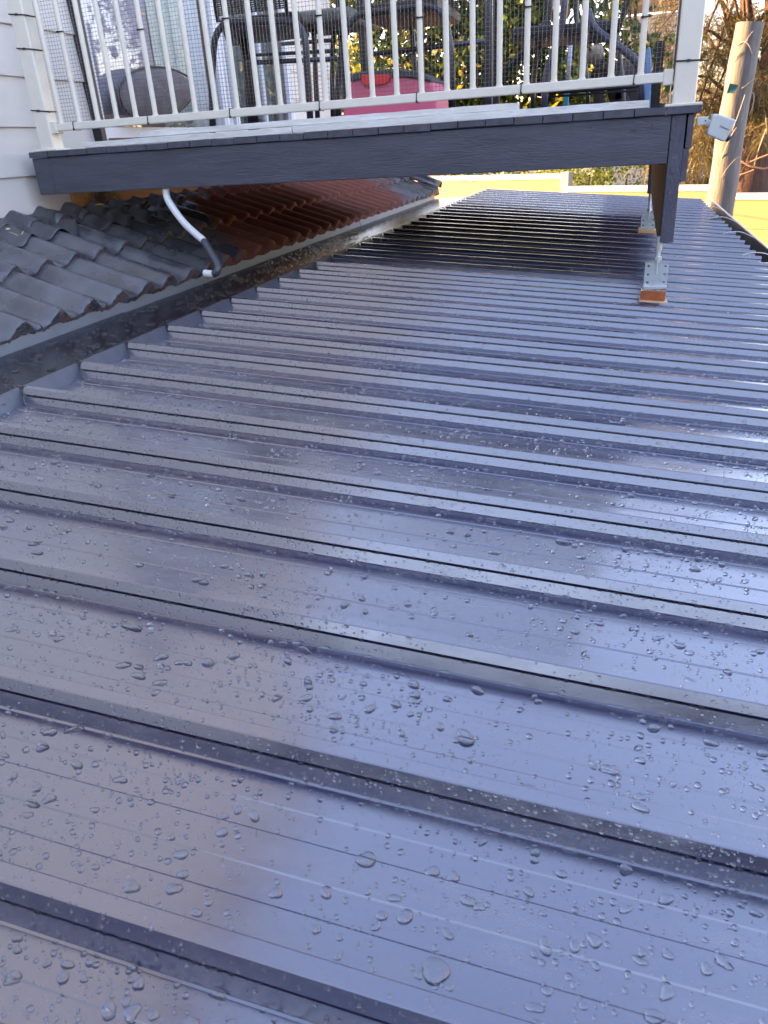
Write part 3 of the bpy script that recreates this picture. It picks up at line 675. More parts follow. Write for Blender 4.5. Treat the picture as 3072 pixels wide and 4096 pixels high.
def bt(x, y, off=0):
    r = ray(x, y); q = Vector(r * (DB + off) / (r[0] * sa + r[1] * ca)); return q.dot(BX), q.z
pa = bt(340, 585, -.004); pb = bt(1171, 535, -.004); pc = bt(2593, 430, -.004)
plank(pa[0], pb[0] - .002, -.006, .055, .0505, .0705, 'lower left white flaking plank, its left end split, on the deck edge')
plank(pb[0] + .002, pc[0], -.008, .055, .0508, .0725, 'long lower right white plank on the deck edge reaching almost to the post')
p1 = bt(560, 545, .01); p2 = bt(2068, 425, .01)
plank(p1[0], p2[0], .006, .06, .0735, .0925, 'upper white plank stacked on the two lower planks')
# dry twigs lodged on the planks
mb = MB(); rs2 = random.Random(3); pt = bt(715, 500, .03)
for i in range(14):
    a_ = bm_(pt[0] + rs2.uniform(-.04, .04), .03 + rs2.uniform(-.01, .01), .094 + rs2.uniform(0, .012)); d_ = Vector((rs2.uniform(-.03, .05), rs2.uniform(-.01, .01), rs2.uniform(-.002, .012)))
    mb.tube([a_, a_ + d_ * .5 + Vector((0, 0, .004)), a_ + d_], .0009, 4)
tag(mb.build('dry_twigs', M('twig', (.16, .11, .06), .8)), 'small tangle of dry twigs on the upper plank below the cushion', 'twigs')

# ---------------------------------------------------------------- furniture on the deck
def arc_pts(keys, n_=5):
    P = [Vector(k) for k in keys]; out = [P[0]]
    for i in range(1, len(P) - 1):
        a = P[i - 1].lerp(P[i], .72) if i > 1 else P[i - 1].lerp(P[i], .8); c = P[i].lerp(P[i + 1], .28)
        a = P[i] + (P[i - 1] - P[i]).normalized() * min((P[i - 1] - P[i]).length * .45, .09); c = P[i] + (P[i + 1] - P[i]).normalized() * min((P[i + 1] - P[i]).length * .45, .09)
        for q in range(n_ + 1):
            t_ = q / n_; out.append((a * (1 - t_) ** 2 + P[i] * 2 * t_ * (1 - t_) + c * t_ * t_))
    out.append(P[-1]); return out
DZ = .0495
ch = thing('wicker_chair', 'brown wicker chair with a charcoal hoop frame beside the sliding door', 'chair', 'outdoor chairs on the balcony')
def px3(pts, Y): return [at(x, y, Y) for x, y in pts]
YA, YB = 3.42, 3.88
def hoop(pxs, Y, parent, r_, name='leg_hoop', dy=0):
    k_ = px3(pxs, Y); k_[0].z = DZ; k_[-1].z = DZ
    mb = MB(); mb.tube(arc_pts(k_), r_, 10); return mb.build(name, tubem, parent, smooth=True)
hoop([(846, 530), (846, 330), (862, 90), (1218, 82), (1232, 330), (1243, 520)], YA, ch, .0145)
hoop([(1000, 520), (985, 300), (958, 95), (1255, 60), (1262, 300), (1270, 500)], YB, ch, .0125)
a_, b_ = at(880, 92, YA), at(1200, 84, YA); c_, d_ = at(965, 60, YB), at(1240, 50, YB)
zs = a_.z
seat = MB(); seat.add([(a_.x, YA, zs + .015), (b_.x, YA, zs + .012), (d_.x - .02, YB + .02, zs), (c_.x - .10, YB + .02, zs), (a_.x, YA, zs - .02), (b_.x, YA, zs - .02), (d_.x - .02, YB + .02, zs - .03), (c_.x - .10, YB + .02, zs - .03)],
         [(0, 1, 2, 3), (7, 6, 5, 4), (0, 4, 5, 1), (1, 5, 6, 2), (2, 6, 7, 3), (3, 7, 4, 0)]); seat.build('seat', wicker_m, ch, bevel=.006)
# woven back: near side panel of many strands
def weave(parent, A, B, C, Dd, nv, nh, r_=.0035, name='woven_back'):
    mb = MB(); A, B, C, Dd = map(Vector, (A, B, C, Dd)); nn = (B - A).cross(Dd - A).normalized()
    for j in range(nh):
        q = (j + .5) / nh; L_ = A.lerp(Dd, q); R_ = B.lerp(C, q)
        mb.tube([L_.lerp(R_, i / (nv * 2)) + nn * (.003 * (1 if (i + j) % 2 else -1)) for i in range(nv * 2 + 1)], r_, 4, caps=False)
    for i in range(nv + 1):
        L_ = A.lerp(B, i / nv); R_ = Dd.lerp(C, i / nv); mb.tube([L_, R_], r_ * 1.2, 4)
    o = mb.build(name, wicker_m, parent); o['kind'] = 'stuff'; return o
wa, wb = at(882, 88, YA - .01), at(1148, 75, YA - .01)
weave(ch, (wa.x, YA - .02, zs + .02), (wb.x, YA - .02, zs + .02), (wb.x - .02, YA - .03, zs + .46), (wa.x - .02, YA - .03, zs + .46), 14, 58)
for q in (0, 1):
    mb = MB(); xx = (wa.x - .006, wb.x + .006)[q]; mb.tube([(xx, YA - .02, zs), (xx - .02, YA - .03, zs + .5)], .009, 8); mb.build('back_upright', tubem, ch, smooth=True)
mb = MB(); p_, q_ = at(990, 222, YB), at(1350, 203, YB); mb.tube([p_, q_], .008, 8); mb.build('stretcher', tubem, ch, smooth=True)
mb = MB(); p_, q_ = at(985, 252, YA + .2), at(1350, 235, YA + .2); mb.tube([p_, q_], .010, 8); mb.build('stretcher', tubem, ch, smooth=True)
for pxs in ([(958, 130), (1000, 330), (1012, 520)], [(975, 130), (1008, 320), (1030, 520)]):
    k_ = px3(pxs, YA + .3); k_[-1].z = DZ; mb = MB(); mb.tube(k_, .011, 8); mb.build('leg', M('leg_brown', (.035, .022, .026), .35, .2), ch, smooth=True)
# second chair
ch2 = thing('wicker_chair', 'charcoal hoop chair between the wicker chair and the pink cooler', 'chair', 'outdoor chairs on the balcony')
hoop([(1352, 520), (1350, 300), (1398, 55), (1770, 14), (1808, 200), (1811, 480)], 3.52, ch2, .0135)
hoop([(1330, 500), (1328, 300), (1335, 70), (1640, 40), (1660, 260), (1668, 470)], 4.0, ch2, .012)
zs2 = at(1500, 35, 3.52).z; a_, b_ = at(1420, 45, 3.52), at(1760, 20, 3.52)
seat = MB(); seat.box(((a_.x + b_.x) / 2, 3.76, zs2 - .004), (b_.x - a_.x - .02, .5, .045)); seat.build('seat', wicker_m, ch2, bevel=.008)
mb = MB(); p_, q_ = at(1495, 216, 3.95), at(1936, 165, 3.95); mb.tube([p_, q_], .011, 8); mb.build('stretcher', tubem, ch2, smooth=True)
mb = MB(); p_, q_ = at(1125, 176, 4.0), at(1345, 160, 4.0); mb.tube([p_, q_], .009, 8); mb.build('stretcher', tubem, ch2, smooth=True)
weave(ch2, (a_.x + .02, 3.99, zs2 + .03), (b_.x - .02, 3.99, zs2 + .03), (b_.x - .02, 4.03, zs2 + .45), (a_.x + .02, 4.03, zs2 + .45), 14, 50)
# stone-grey seat pad between the two chairs
V = []; k1, k2 = at(1150, 60, 3.75), at(1405, 62, 3.75)
mb = MB(); mb.box(((k1.x + k2.x) / 2, 3.95, (k1.z + k2.z) / 2 - .005), (k2.x - k1.x, .42, .055)); o = mb.build('seat_pad', M('mottled_pad', (.22, .21, .18), .9, col2=(.10, .095, .085), vscale=22, bump=.6), bevel=.02, seg=3); tag(o, 'mottled stone-grey seat pad wedged between the two chairs', 'cushion')
# table behind
tb = thing('outdoor_table', 'charcoal metal outdoor table behind the chairs', 'table')
tz = DZ + .72
for (x, yb_) in ((1953, 4.05), (1985, 4.75), (1380, 4.05), (1460, 4.75)):
    k_ = at(x, 300, yb_); mb = MB(); mb.box((k_.x, yb_, (DZ + tz) / 2), (.038, .038, tz - DZ)); mb.build('leg', tubem, tb, bevel=.004)
x0_, x1_ = at(1370, 100, 4.05).x, at(1965, 100, 4.05).x
mb = MB(); mb.box(((x0_ + x1_) / 2, 4.4, tz + .012), (x1_ - x0_ + .1, .84, .024)); mb.build('table_top', tubem, tb, bevel=.004)
mb = MB(); mb.box(((x0_ + x1_) / 2, 4.05, tz - .03), (x1_ - x0_, .02, .05)); mb.build('apron', tubem, tb)
for k, (x0p, x1p, yp, Yp) in enumerate(((1600, 1780, 8, 4.2),)):
    pass
# third chair: splayed sling chair at the right
ch3 = thing('folding_chair', 'blue-grey splayed frame garden chair at the right end of the balcony', 'chair', 'outdoor chairs on the balcony')
lav = M('slate_tube', (.055, .058, .10), .3, .1, coat=.3)
def tb3(pxs, Y, r_, mat=lav, foot=True, nm='leg'):
    k_ = px3(pxs, Y)
    if foot: k_[-1].z = DZ
    mb = MB(); mb.tube(arc_pts(k_), r_, 8); return mb.build(nm, mat, ch3, smooth=True)
tb3([(2262, -60), (2255, 80), (2218, 200), (2182, 300), (2176, 450)], 3.35, .0135)
tb3([(2212, -60), (2195, 80), (2150, 200), (2135, 300), (2128, 450)], 3.75, .011, tubem)
tb3([(2352, 40), (2372, 115), (2465, 178), (2545, 240), (2562, 300), (2572, 450)], 3.35, .0135)
tb3([(2310, -40), (2300, 60), (2325, 180), (2350, 320), (2352, 450)], 3.6, .010, tubem)
tb3([(2470, 130), (2482, 250), (2492, 340), (2498, 440)], 3.85, .009, M('grey_leg', (.12, .11, .12), .35, .4))
tb3([(1995, 320), (2080, 215), (2180, 130), (2196, -20)], 3.9, .016, black_m, False, 'strap')
tb3([(2470, 130), (2490, 60), (2530, -40)], 3.7, .010, M('ribbed_hose', (.02, .017, .017), .5), False, 'arm')
s0, s1 = at(2070, 146, 3.6), at(2462, 132, 3.6)
mb = MB(); mb.box(((s0.x + s1.x) / 2, 3.62, (s0.z + s1.z) / 2), (s1.x - s0.x, .42, .038), Matrix.Rotation(.02, 3, 'Y')); mb.build('seat', M('seat_brown', (.016, .012, .018), .5), ch3, bevel=.01, seg=2)
lb0, lb1 = at(2190, 372, 3.5), at(2640, 338, 3.5)
mb = MB(); mb.tube([lb0, lb1], .007, 6); mb.tube([lb0 + Vector((0, .01, -.014)), lb1 + Vector((0, .01, -.014))], .004, 6); mb.build('foot_bar', black_m, ch3, smooth=True)
# dark post legs near the right post
mb = MB(); k_ = at(2622, 380, 3.3); mb.box((k_.x, 3.3, .16), (.032, .03, .22)); mb.build('crate_leg', black_m, ch3)

# pink cooler
Yc = 3.22; pts = px3([(1356, 470), (1376, 400), (1402, 322), (1500, 306), (1620, 303), (1690, 312), (1722, 322), (1744, 372), (1746, 460)], Yc)
cool = thing('cooler', 'pink plastic cooler box with dark lid and red handle behind the railing', 'cooler')
pinkm = M('pink_plastic', (.80, .15, .26), .42, var=.08, vscale=6); pp = [(p.x, max(p.z, DZ)) for p in pts]; pp[0] = (pp[0][0], DZ); pp[-1] = (pp[-1][0], DZ)
mb = MB(); mb.prism(pp, (1, 0, 0), (0, 0, 1), (0, Yc, 0), (0, .24, 0)); mb.build('body', pinkm, cool, bevel=.012, seg=3)
lid = px3([(1402, 328), (1404, 308), (1422, 292), (1480, 284), (1580, 276), (1660, 283), (1700, 298), (1728, 318), (1724, 330), (1690, 319), (1620, 309), (1500, 312)], Yc)
mb = MB(); mb.prism([(p.x, p.z) for p in lid], (1, 0, 0), (0, 0, 1), (0, Yc - .012, 0), (0, .265, 0)); mb.build('lid', M('slate_lid', (.045, .047, .055), .5), cool, bevel=.004)
hd = px3([(1450, 303), (1452, 330), (1462, 344), (1545, 338), (1560, 326), (1568, 306), (1560, 300), (1460, 300)], Yc)
mb = MB(); mb.prism([(p.x, p.z) for p in hd], (1, 0, 0), (0, 0, 1), (0, Yc - .022, 0), (0, .03, 0)); mb.build('handle', M('red_handle', (.75, .02, .025), .35), cool, bevel=.003, seg=2)

# broom handle, blue spray can, small white terrier
m = MB(); a_, b_ = at(2283, 172, 4.0), at(2268, 372, 4.0); m.tube([a_, b_], .009, 8)
br = m.build('handle_stick', M('stick_blue_white', (.60, .64, .82), .4), smooth=True); br.name = 'broom'
tag(br, 'pale blue stick standing upright behind the third picket group with a teal foot', 'broom')
m = MB(); c_ = at(2262, 425, 4.0); c_.z = max(c_.z, DZ); m.tube([b_, Vector((b_.x - .004, 4.0, (b_.z + DZ) / 2)), Vector((c_.x, 4.0, DZ))], [.010, .014, .022], 8); m.build('broom_foot', M('teal', (.03, .30, .42), .5), br, smooth=True)
k0 = at(2594, 420, 3.2); 
mb = MB(); ptsb = px3([(2580, 440), (2577, 300), (2580, 225), (2588, 190), (2598, 184), (2604, 200), (2606, 300), (2600, 440)], 3.2); pb_ = [(p.x, max(p.z, DZ)) for p in ptsb]
mb.prism(pb_, (1, 0, 0), (0, 0, 1), (0, 3.2, 0), (0, .03, 0)); tag(mb.build('paddle', M('blue_plastic', (.16, .33, .62), .4), bevel=.004), 'blue plastic paddle standing beside the right end post', 'paddle')

# cat sitting behind the right-hand chair (skin-modifier body)
def skin(name, joints, edges, mat, parent=None, sub=2):
    me = bpy.data.meshes.new(name); me.from_pydata([tuple(j[0]) for j in joints], edges, []); me.update()
    o = bpy.data.objects.new(name, me); COL.objects.link(o)
    sk = o.modifiers.new('skin', 'SKIN'); lay = me.skin_vertices[0] if me.skin_vertices else None
    if lay is None:
        bpy.context.view_layer.objects.active = o
        lay = me.skin_vertices.new() if hasattr(me.skin_vertices, 'new') else me.attributes
    for i, j in enumerate(joints):
        r_ = j[1]; me.skin_vertices[0].data[i].radius = (r_, r_ if len(j) < 3 else j[2]); me.skin_vertices[0].data[i].use_root = (i == 0)
    ss = o.modifiers.new('sub', 'SUBSURF'); ss.levels = sub; ss.render_levels = sub
    if mat: me.materials.append(mat)
    if parent: o.parent = parent
    return o
catm = M('cat_fur', (.10, .085, .085), .9, bump=.9, bscale=160, col2=(.035, .028, .028), vscale=9)
n, l, b = nodes(catm)     # cream face patch, brown chest
geo = n.new('ShaderNodeTexCoord')
FC = Vector((0, 0, 0))
Yk = 3.95; hp = at(2392, 205, Yk); ck = at(2430, 300, Yk); bk = at(2500, 330, Yk + .05)
vd = n.new('ShaderNodeVectorMath'); vd.operation = 'DISTANCE'; l.new(geo.outputs['Object'], vd.inputs[0]); vd.inputs[1].default_value = tuple(hp + Vector((-.045, -.04, .005)))
nz_ = n.new('ShaderNodeTexNoise'); nz_.inputs['Scale'].default_value = 28; l.new(geo.outputs['Object'], nz_.inputs['Vector'])
ad = n.new('ShaderNodeMath'); ad.operation = 'MULTIPLY_ADD'; l.new(nz_.outputs[0], ad.inputs[0]); ad.inputs[1].default_value = .05; l.new(vd.outputs['Value'], ad.inputs[2])
mr = n.new('ShaderNodeMapRange'); l.new(ad.outputs[0], mr.inputs[0]); mr.inputs[1].default_value = .075; mr.inputs[2].default_value = .105
old = b.inputs['Base Color'].links[0].from_socket; mxx = n.new('ShaderNodeMix'); mxx.data_type = 'RGBA'; l.new(mr.outputs[0], mxx.inputs[0]); mxx.inputs[6].default_value = (.50, .42, .34, 1); l.new(old, mxx.inputs[7]); l.new(mxx.outputs[2], b.inputs['Base Color'])
cat = None
J = [((bk.x + .03, Yk + .06, DZ + .085), .085), ((bk.x - .01, Yk + .04, DZ + .17), .085), ((ck.x + .01, Yk + .01, DZ + .24), .066), ((hp.x + .015, Yk, hp.z - .075), .044), ((hp.x, Yk - .005, hp.z), .050), ((hp.x - .04, Yk - .02, hp.z - .012), .030), ((hp.x - .062, Yk - .028, hp.z - .022), .017),
     ((ck.x - .03, Yk - .04, DZ + .13), .026), ((ck.x - .035, Yk - .045, DZ + .012), .019), ((ck.x - .03, Yk + .05, DZ + .13), .026), ((ck.x - .035, Yk + .055, DZ + .012), .019),
     ((bk.x - .03, Yk - .03, DZ + .03), .035), ((bk.x - .09, Yk - .04, DZ + .016), .020), ((bk.x + .12, Yk + .08, DZ + .03), .020), ((bk.x + .2, Yk + .0, DZ + .02), .013), ((bk.x + .15, Yk - .08, DZ + .018), .011)]
try:
    cat = skin('cat', J, [(0, 1), (1, 2), (2, 3), (3, 4), (4, 5), (5, 6), (2, 7), (7, 8), (2, 9), (9, 10), (0, 11), (11, 12), (0, 13), (13, 14), (14, 15)], catm)
except Exception as e:
    print('skin failed', e); raise
tag(cat, 'dark furred cat with a cream face sitting behind the right-hand garden chair', 'cat')
for sgn in (-1, 1):
    m = MB(); e0 = hp + Vector((.005, .028 * sgn - .005, .035)); m.add([e0 + Vector((-.012, -.012, 0)), e0 + Vector((.014, -.010, 0)), e0 + Vector((.0, .014, 0)), e0 + Vector((-.002, sgn * .008, .045))], [(0, 1, 3), (1, 2, 3), (2, 0, 3), (2, 1, 0)]); m.build('ear', catm, cat)
m = MB(); e0 = hp + Vector((-.030, -.047, .006)); m.tube([e0, e0 + Vector((-.003, -.006, 0))], .008, 10); ey = m.build('eye', M('cat_eye', (.28, .20, .05), .1), cat)
m = MB(); m.tube([e0 + Vector((-.002, -.005, 0)), e0 + Vector((-.0035, -.0075, 0))], .0035, 8); m.build('pupil', black_m, ey)
m = MB(); e0 = hp + Vector((-.076, -.030, -.018)); m.tube([e0, e0 + Vector((-.006, -.002, 0))], .005, 8); m.build('nose', black_m, cat)

# ---------------------------------------------------------------- conduit
con = thing('conduit', 'white corrugated conduit with a black painted length hanging from the beam to the tiles', 'pipe')
cpx = [(662, 748, 2.80), (668, 790, 2.80), (690, 830, 2.76), (735, 890, 2.70), (785, 938, 2.64), (815, 965, 2.60), (845, 1015, 2.55), (868, 1058, 2.53), (868, 1085, 2.52), (850, 1096, 2.52), (820, 1093, 2.53)]
cp = [at(x, y, Y) for x, y, Y in cpx]
def catmull(P, n_):
    out = []
    for i in range(len(P) - 1):
        a, b2, c, d = P[max(i - 1, 0)], P[i], P[i + 1], P[min(i + 2, len(P) - 1)]
        for q in range(n_):
            t_ = q / n_; out.append(.5 * ((2 * b2) + (c - a) * t_ + (2 * a - 5 * b2 + 4 * c - d) * t_ ** 2 + (3 * b2 - a - 3 * c + d) * t_ ** 3))
    out.append(P[-1]); return out
cpath = catmull(cp, 22)
def corr(i0, i1, mat, nm):
    m = MB(); P = cpath[i0:i1 + 1]; m.tube(P, [.0125 + (.0010 if i % 2 else 0) for i in range(len(P))], 14); m.build(nm, mat, con, smooth=True)
cw = M('conduit_white', (.72, .72, .72), .45); cb = M('conduit_black', (.055, .06, .075), .3)
corr(0, 22 * 5, cw, 'white_length'); corr(22 * 5, 22 * 9 - 4, cb, 'black_length'); corr(22 * 9 - 4, 22 * 10, cw, 'white_tail')

# ---------------------------------------------------------------- security camera
secam = thing('security_camera', 'white security camera on a bracket at the deck corner, tilted down to the right', 'camera')
scm = M('camera_white', (.50, .53, .51), .35); YC = 2.70
f0 = px3([(2852, 455), (2876, 456), (2947, 480), (2899, 569), (2832, 540), (2829, 532)], YC)
cu = (f0[2] - f0[0]).normalized(); cn = Vector((0, 1, 0)); cv = cn.cross(cu)
m = MB(); pl = [(p.x, p.z) for p in f0]; m.prism(pl, (1, 0, 0), (0, 0, 1), (0, YC, 0), (0, .058, 0)); body = m.build('body', scm, secam, bevel=.005, seg=3)
m = MB(); lc = at(2915, 555, YC + .03); dr = (at(2899, 569, YC) - at(2832, 540, YC)).normalized(); m.tube([lc - dr * .012, lc + dr * .002], .0095, 16); ln = m.build('lens', black_m, secam, smooth=True)
m = MB(); lc2 = at(2908, 545, YC + .03); m.tube([lc2 - dr * .01, lc2 + dr * .012], .006, 10); m.build('sensor', black_m, secam)
m = MB(); a1, b1 = at(2786, 468, YC + .03), at(2833, 466, YC + .03); a2, b2 = at(2786, 503, YC + .03), at(2820, 499, YC + .03)
m.prism([(a1.x, a1.z), (b1.x, b1.z), (b2.x + .004, (b1.z + b2.z) / 2 - .004), (b2.x, b2.z), (a2.x, a2.z)], (1, 0, 0), (0, 0, 1), (0, YC + .01, 0), (0, .03, 0)); arm = m.build('bracket', scm, secam, bevel=.003, seg=2)
m = MB(); a1, b1 = at(2820, 486, YC + .02), at(2858, 500, YC + .02); m.bar(a1, b1, .016, .018); m.build('arm', scm, secam, bevel=.004, seg=2)
m = MB(); k_ = at(2843, 490, YC + .008); m.tube([k_, k_ + Vector((0, .02, 0))], .006, 14); kn = m.build('pivot', scm, secam, smooth=False)
m = MB(); m.tube([k_ + Vector((0, -.001, 0)), k_ + Vector((0, .002, 0))], .0028, 10); m.build('screw', black_m, kn)
m = MB(); k_ = at(2822, 483, YC + .0085); m.tube([k_, k_ + Vector((0, .003, 0))], .0022, 10); m.build('screw', black_m, arm)
inkm = M('grey_print', (.16, .17, .18), .5)
tx = bpy.data.curves.new('mark', 'FONT'); tx.body = 'Swann'; tx.size = .0070; tx.extrude = .0002; tx.align_x = 'LEFT'; tx.align_y = 'CENTER'; tx.offset = .0003
to = bpy.data.objects.new('mark', tx); COL.objects.link(to); bpy.context.view_layer.update()
dg = bpy.context.evaluated_depsgraph_get(); tme = bpy.data.meshes.new_from_object(to.evaluated_get(dg)); bpy.data.objects.remove(to)
tt_ = bpy.data.objects.new('brand_mark', tme); COL.objects.link(tt_); tt_.parent = body; tme.materials.clear(); tme.materials.append(inkm)
l0, l1 = at(2889, 508, YC - .0006), at(2913, 517.5, YC - .0006); ud = (l1 - l0).normalized(); up_ = Vector((-ud.z, 0, ud.x))
tt_.matrix_world = Matrix.Translation(l0) @ Matrix((ud * 1.2, up_, Vector((0, -1, 0)))).transposed().to_4x4()
m = MB(); k_ = l0 - ud * .0045; m.tube([k_ + Vector((0, -.0002, 0)), k_ + Vector((0, .0002, 0))], .0033, 18); dm = m.build('logo_disc', inkm, body)
m = MB(); m.prism([(-.0012, -.002), (.0002, -.0022), (.0012, .0012), (.0004, .0022), (-.0008, .001)], ud, up_, k_ + Vector((0, -.0006, 0)), (0, .0002, 0)); m.build('logo_cut', scm, body)

# ---------------------------------------------------------------- fence behind, log pole, trees, hedge
fence_m = M('fence_panel_paint', (.23, .155, .07), .7, var=.05, vscale=3, bump=.3, bscale=20, stretch=(1, 1, 4))
cap_m = M('fence_cap', (.45, .43, .40), .6); postm = M('fence_post', (.25, .23, .21), .7, var=.1)
ZG = -3.1
fd = Vector((.885, -.466, 0)); fo = Vector((-3.2, 11.6, 0)); fn = Vector((.466, .885, 0))
def fpt(u, z, d=0): return fo + fd * u + fn * d + Vector((0, 0, z))
def frame(u0, u1, ztop, label):
    f = thing('fence_panel', label, 'fence', 'sunlit boundary fence panels')
    zz = ztop - .055; k = 0
    while zz > ZG + .05:
        h = min(.30, zz - ZG); mb = MB()
        V = [fpt(u, z, d) for u in (u0, u1) for z in (zz - h + .004, zz) for d in (0, .022)]
        mb.add(V, [(0, 1, 3, 2), (4, 6, 7, 5), (0, 4, 5, 1), (2, 3, 7, 6), (0, 2, 6, 4), (1, 5, 7, 3)]); mb.build('fence_board', fence_m, f); zz -= h; k += 1
    for (z0, z1, d0_, d1_) in ((ztop - .06, ztop, -.03, .05),):
        mb = MB(); V = [fpt(u, z, d) for u in (u0 - .02, u1 + .02) for z in (z0, z1) for d in (d0_, d1_)]
        mb.add(V, [(0, 1, 3, 2), (4, 6, 7, 5), (0, 4, 5, 1), (2, 3, 7, 6), (0, 2, 6, 4), (1, 5, 7, 3)]); mb.build('cap_rail', cap_m, f)
    return f
def fpost(u, ztop, f):
    mb = MB(); V = [fpt(a, z, d) for a in (u - .055, u + .055) for z in (ZG, ztop) for d in (-.028, .08)]
    mb.add(V, [(0, 1, 3, 2), (4, 6, 7, 5), (0, 4, 5, 1), (2, 3, 7, 6), (0, 2, 6, 4), (1, 5, 7, 3)]); mb.build('fence_post', postm, f)
def fhit(x, y):   # where a photo pixel meets the fence plane
    r = Vector(ray(x, y)); s_ = fo.dot(fn) / r.dot(fn); p = r * s_; return (p - fo).dot(fd), p.z
uA = fhit(1880, 712); uB = fhit(2262, 695); uC = fhit(2300, 745); uD = fhit(2740, 722); uE = fhit(3060, 772); uF = fhit(2960, 765); uG = fhit(3060, 1108); 
f1 = frame(-1.5, uB[0] - .05, (fhit(2200, 695)[1]), 'leftmost sunlit fence section, tallest, behind the tiled roof end'); fpost(uB[0], uB[1] + .02, f1)
f2 = frame(uB[0] + .06, uD[0] + .35, uC[1] + .0, 'middle sunlit fence section seen under the beam and left of the pole'); fpost(uD[0] + .4, uD[1], f2)
f3 = frame(uD[0] + .46, uD[0] + 6.5, uE[1], 'right-hand sunlit fence section beyond the gutter and pole')
mb = MB(); V = [fpt(u, z, d) for u in (uD[0] + .46, uD[0] + 6.5) for z in (uG[1] - .05, uG[1] + .02) for d in (-.025, -.002)]
mb.add(V, [(0, 1, 3, 2), (4, 6, 7, 5), (0, 4, 5, 1), (2, 3, 7, 6), (0, 2, 6, 4), (1, 5, 7, 3)]); mb.build('mid_rail', cap_m, f3)

# thin wire strung across in front of the fence
mb = MB(); a_, b_ = at(1700, 700, 9.5), at(2320, 785, 9.0); mb.tube([a_ + (a_ - b_) * .8, a_, b_, b_ + (b_ - a_) * .5], .004, 5); tag(mb.build('wire', M('fence_wire', (.35, .25, .15), .6)), 'thin slack wire strung in front of the left fence section', 'wire')

# log pole
bark_m = M('weathered_log', (.175, .165, .155), .85, bump=1.0, bscale=26, stretch=(3, 3, .35), col2=(.085, .08, .078), vscale=10)
pole = thing('timber_pole', 'tall weathered grey timber pole with vine stems beyond the roof corner', 'pole')
PY = 8.6; pt_t = at(3001, 92, PY); pt_m = at(2936, 440, PY); pt_b = at(2885, 790, PY)
lean = (pt_t - pt_b); 
ax = [pt_b + lean * (ZG - pt_b.z) / lean.z]; 
for q in np.linspace(0, 1, 14): ax.append((pt_b.lerp(pt_m, q * 2) if q < .5 else pt_m.lerp(pt_t, q * 2 - 1)) + Vector((.003 * math.sin(q * 13), .003 * math.cos(q * 11), 0)))
rr = [.14] + [.132 - .014 * q + .003 * math.sin(q * 19) for q in np.linspace(0, 1, 14)]
m = MB(); m.tube(ax, rr, 28); lg = m.build('log', bark_m, pole, smooth=False, auto=True)
tw = M('vine_stem', (.42, .36, .27), .8); rs2 = random.Random(9)
for i in range(8):
    q = rs2.uniform(.05, .95); c_ = pt_b.lerp(pt_t, q); r_ = .132 - .014 * q + .006; a0 = rs2.uniform(-2.6, -.3); span = rs2.uniform(.4, 1.6)
    k1_, k2_ = rs2.uniform(-.15, .15), rs2.uniform(-1.2, 1.2); m = MB(); P = [c_ + Vector((math.cos(a0 + span * s_) * r_ * (1 + .12 * math.sin(s_ * PI)), math.sin(a0 + span * s_) * r_ * (1 + .12 * math.sin(s_ * PI)), .10 * math.sin(s_ * 2.4 + k2_) + k1_ * s_)) for s_ in np.linspace(0, 1, 9)]
    m.tube(P, rs2.uniform(.0015, .0035), 5); m.build('vine_stem', tw, pole, smooth=True)
m = MB(); k_ = at(2929, 357, PY - .14); m.add([k_ + Vector(v) for v in ((-.045, 0, -.03), (.02, -.01, -.035), (.05, 0, .03), (-.03, -.012, .05))], [(0, 1, 2, 3)]); o = m.build('green_tag', M('teal_tag', (.03, .12, .10), .5), pole); o.modifiers.new('t', 'SOLIDIFY').thickness = .004

# ---- foliage
def leafmat(name, c1, c2, c3, trans=.35, mid=.6):
    m = bpy.data.materials.new(name); m.use_nodes = True; n, l, b = nodes(m)
    g_ = n.new('ShaderNodeNewGeometry'); r_ = n.new('ShaderNodeValToRGB'); r_.color_ramp.elements[0].color = c1 + (1,); r_.color_ramp.elements[1].color = c3 + (1,)
    e = r_.color_ramp.elements.new(mid); e.color = c2 + (1,)
    l.new(g_.outputs['Random Per Island'], r_.inputs[0]); l.new(r_.outputs[0], b.inputs['Base Color']); b.inputs['Roughness'].default_value = .42
    tr = n.new('ShaderNodeBsdfTranslucent'); l.new(r_.outputs[0], tr.inputs[0]); ms = n.new('ShaderNodeMixShader'); ms.inputs[0].default_value = trans
    out = n['Material Output']; l.new(b.outputs[0], ms.inputs[1]); l.new(tr.outputs[0], ms.inputs[2]); l.new(ms.outputs[0], out.inputs[0]); return m
hleaf = leafmat('hedge_leaf', (.018, .045, .012), (.05, .10, .02), (.36, .30, .02), .5, .56)  # yellow share raised in the colour so leaves read as sunlit
cleaf = leafmat('casuarina_needle', (.035, .045, .012), (.09, .08, .022), (.22, .15, .045), .35)
yleaf = leafmat('lit_leaf', (.05, .10, .015), (.13, .17, .02), (.26, .24, .03), .4)
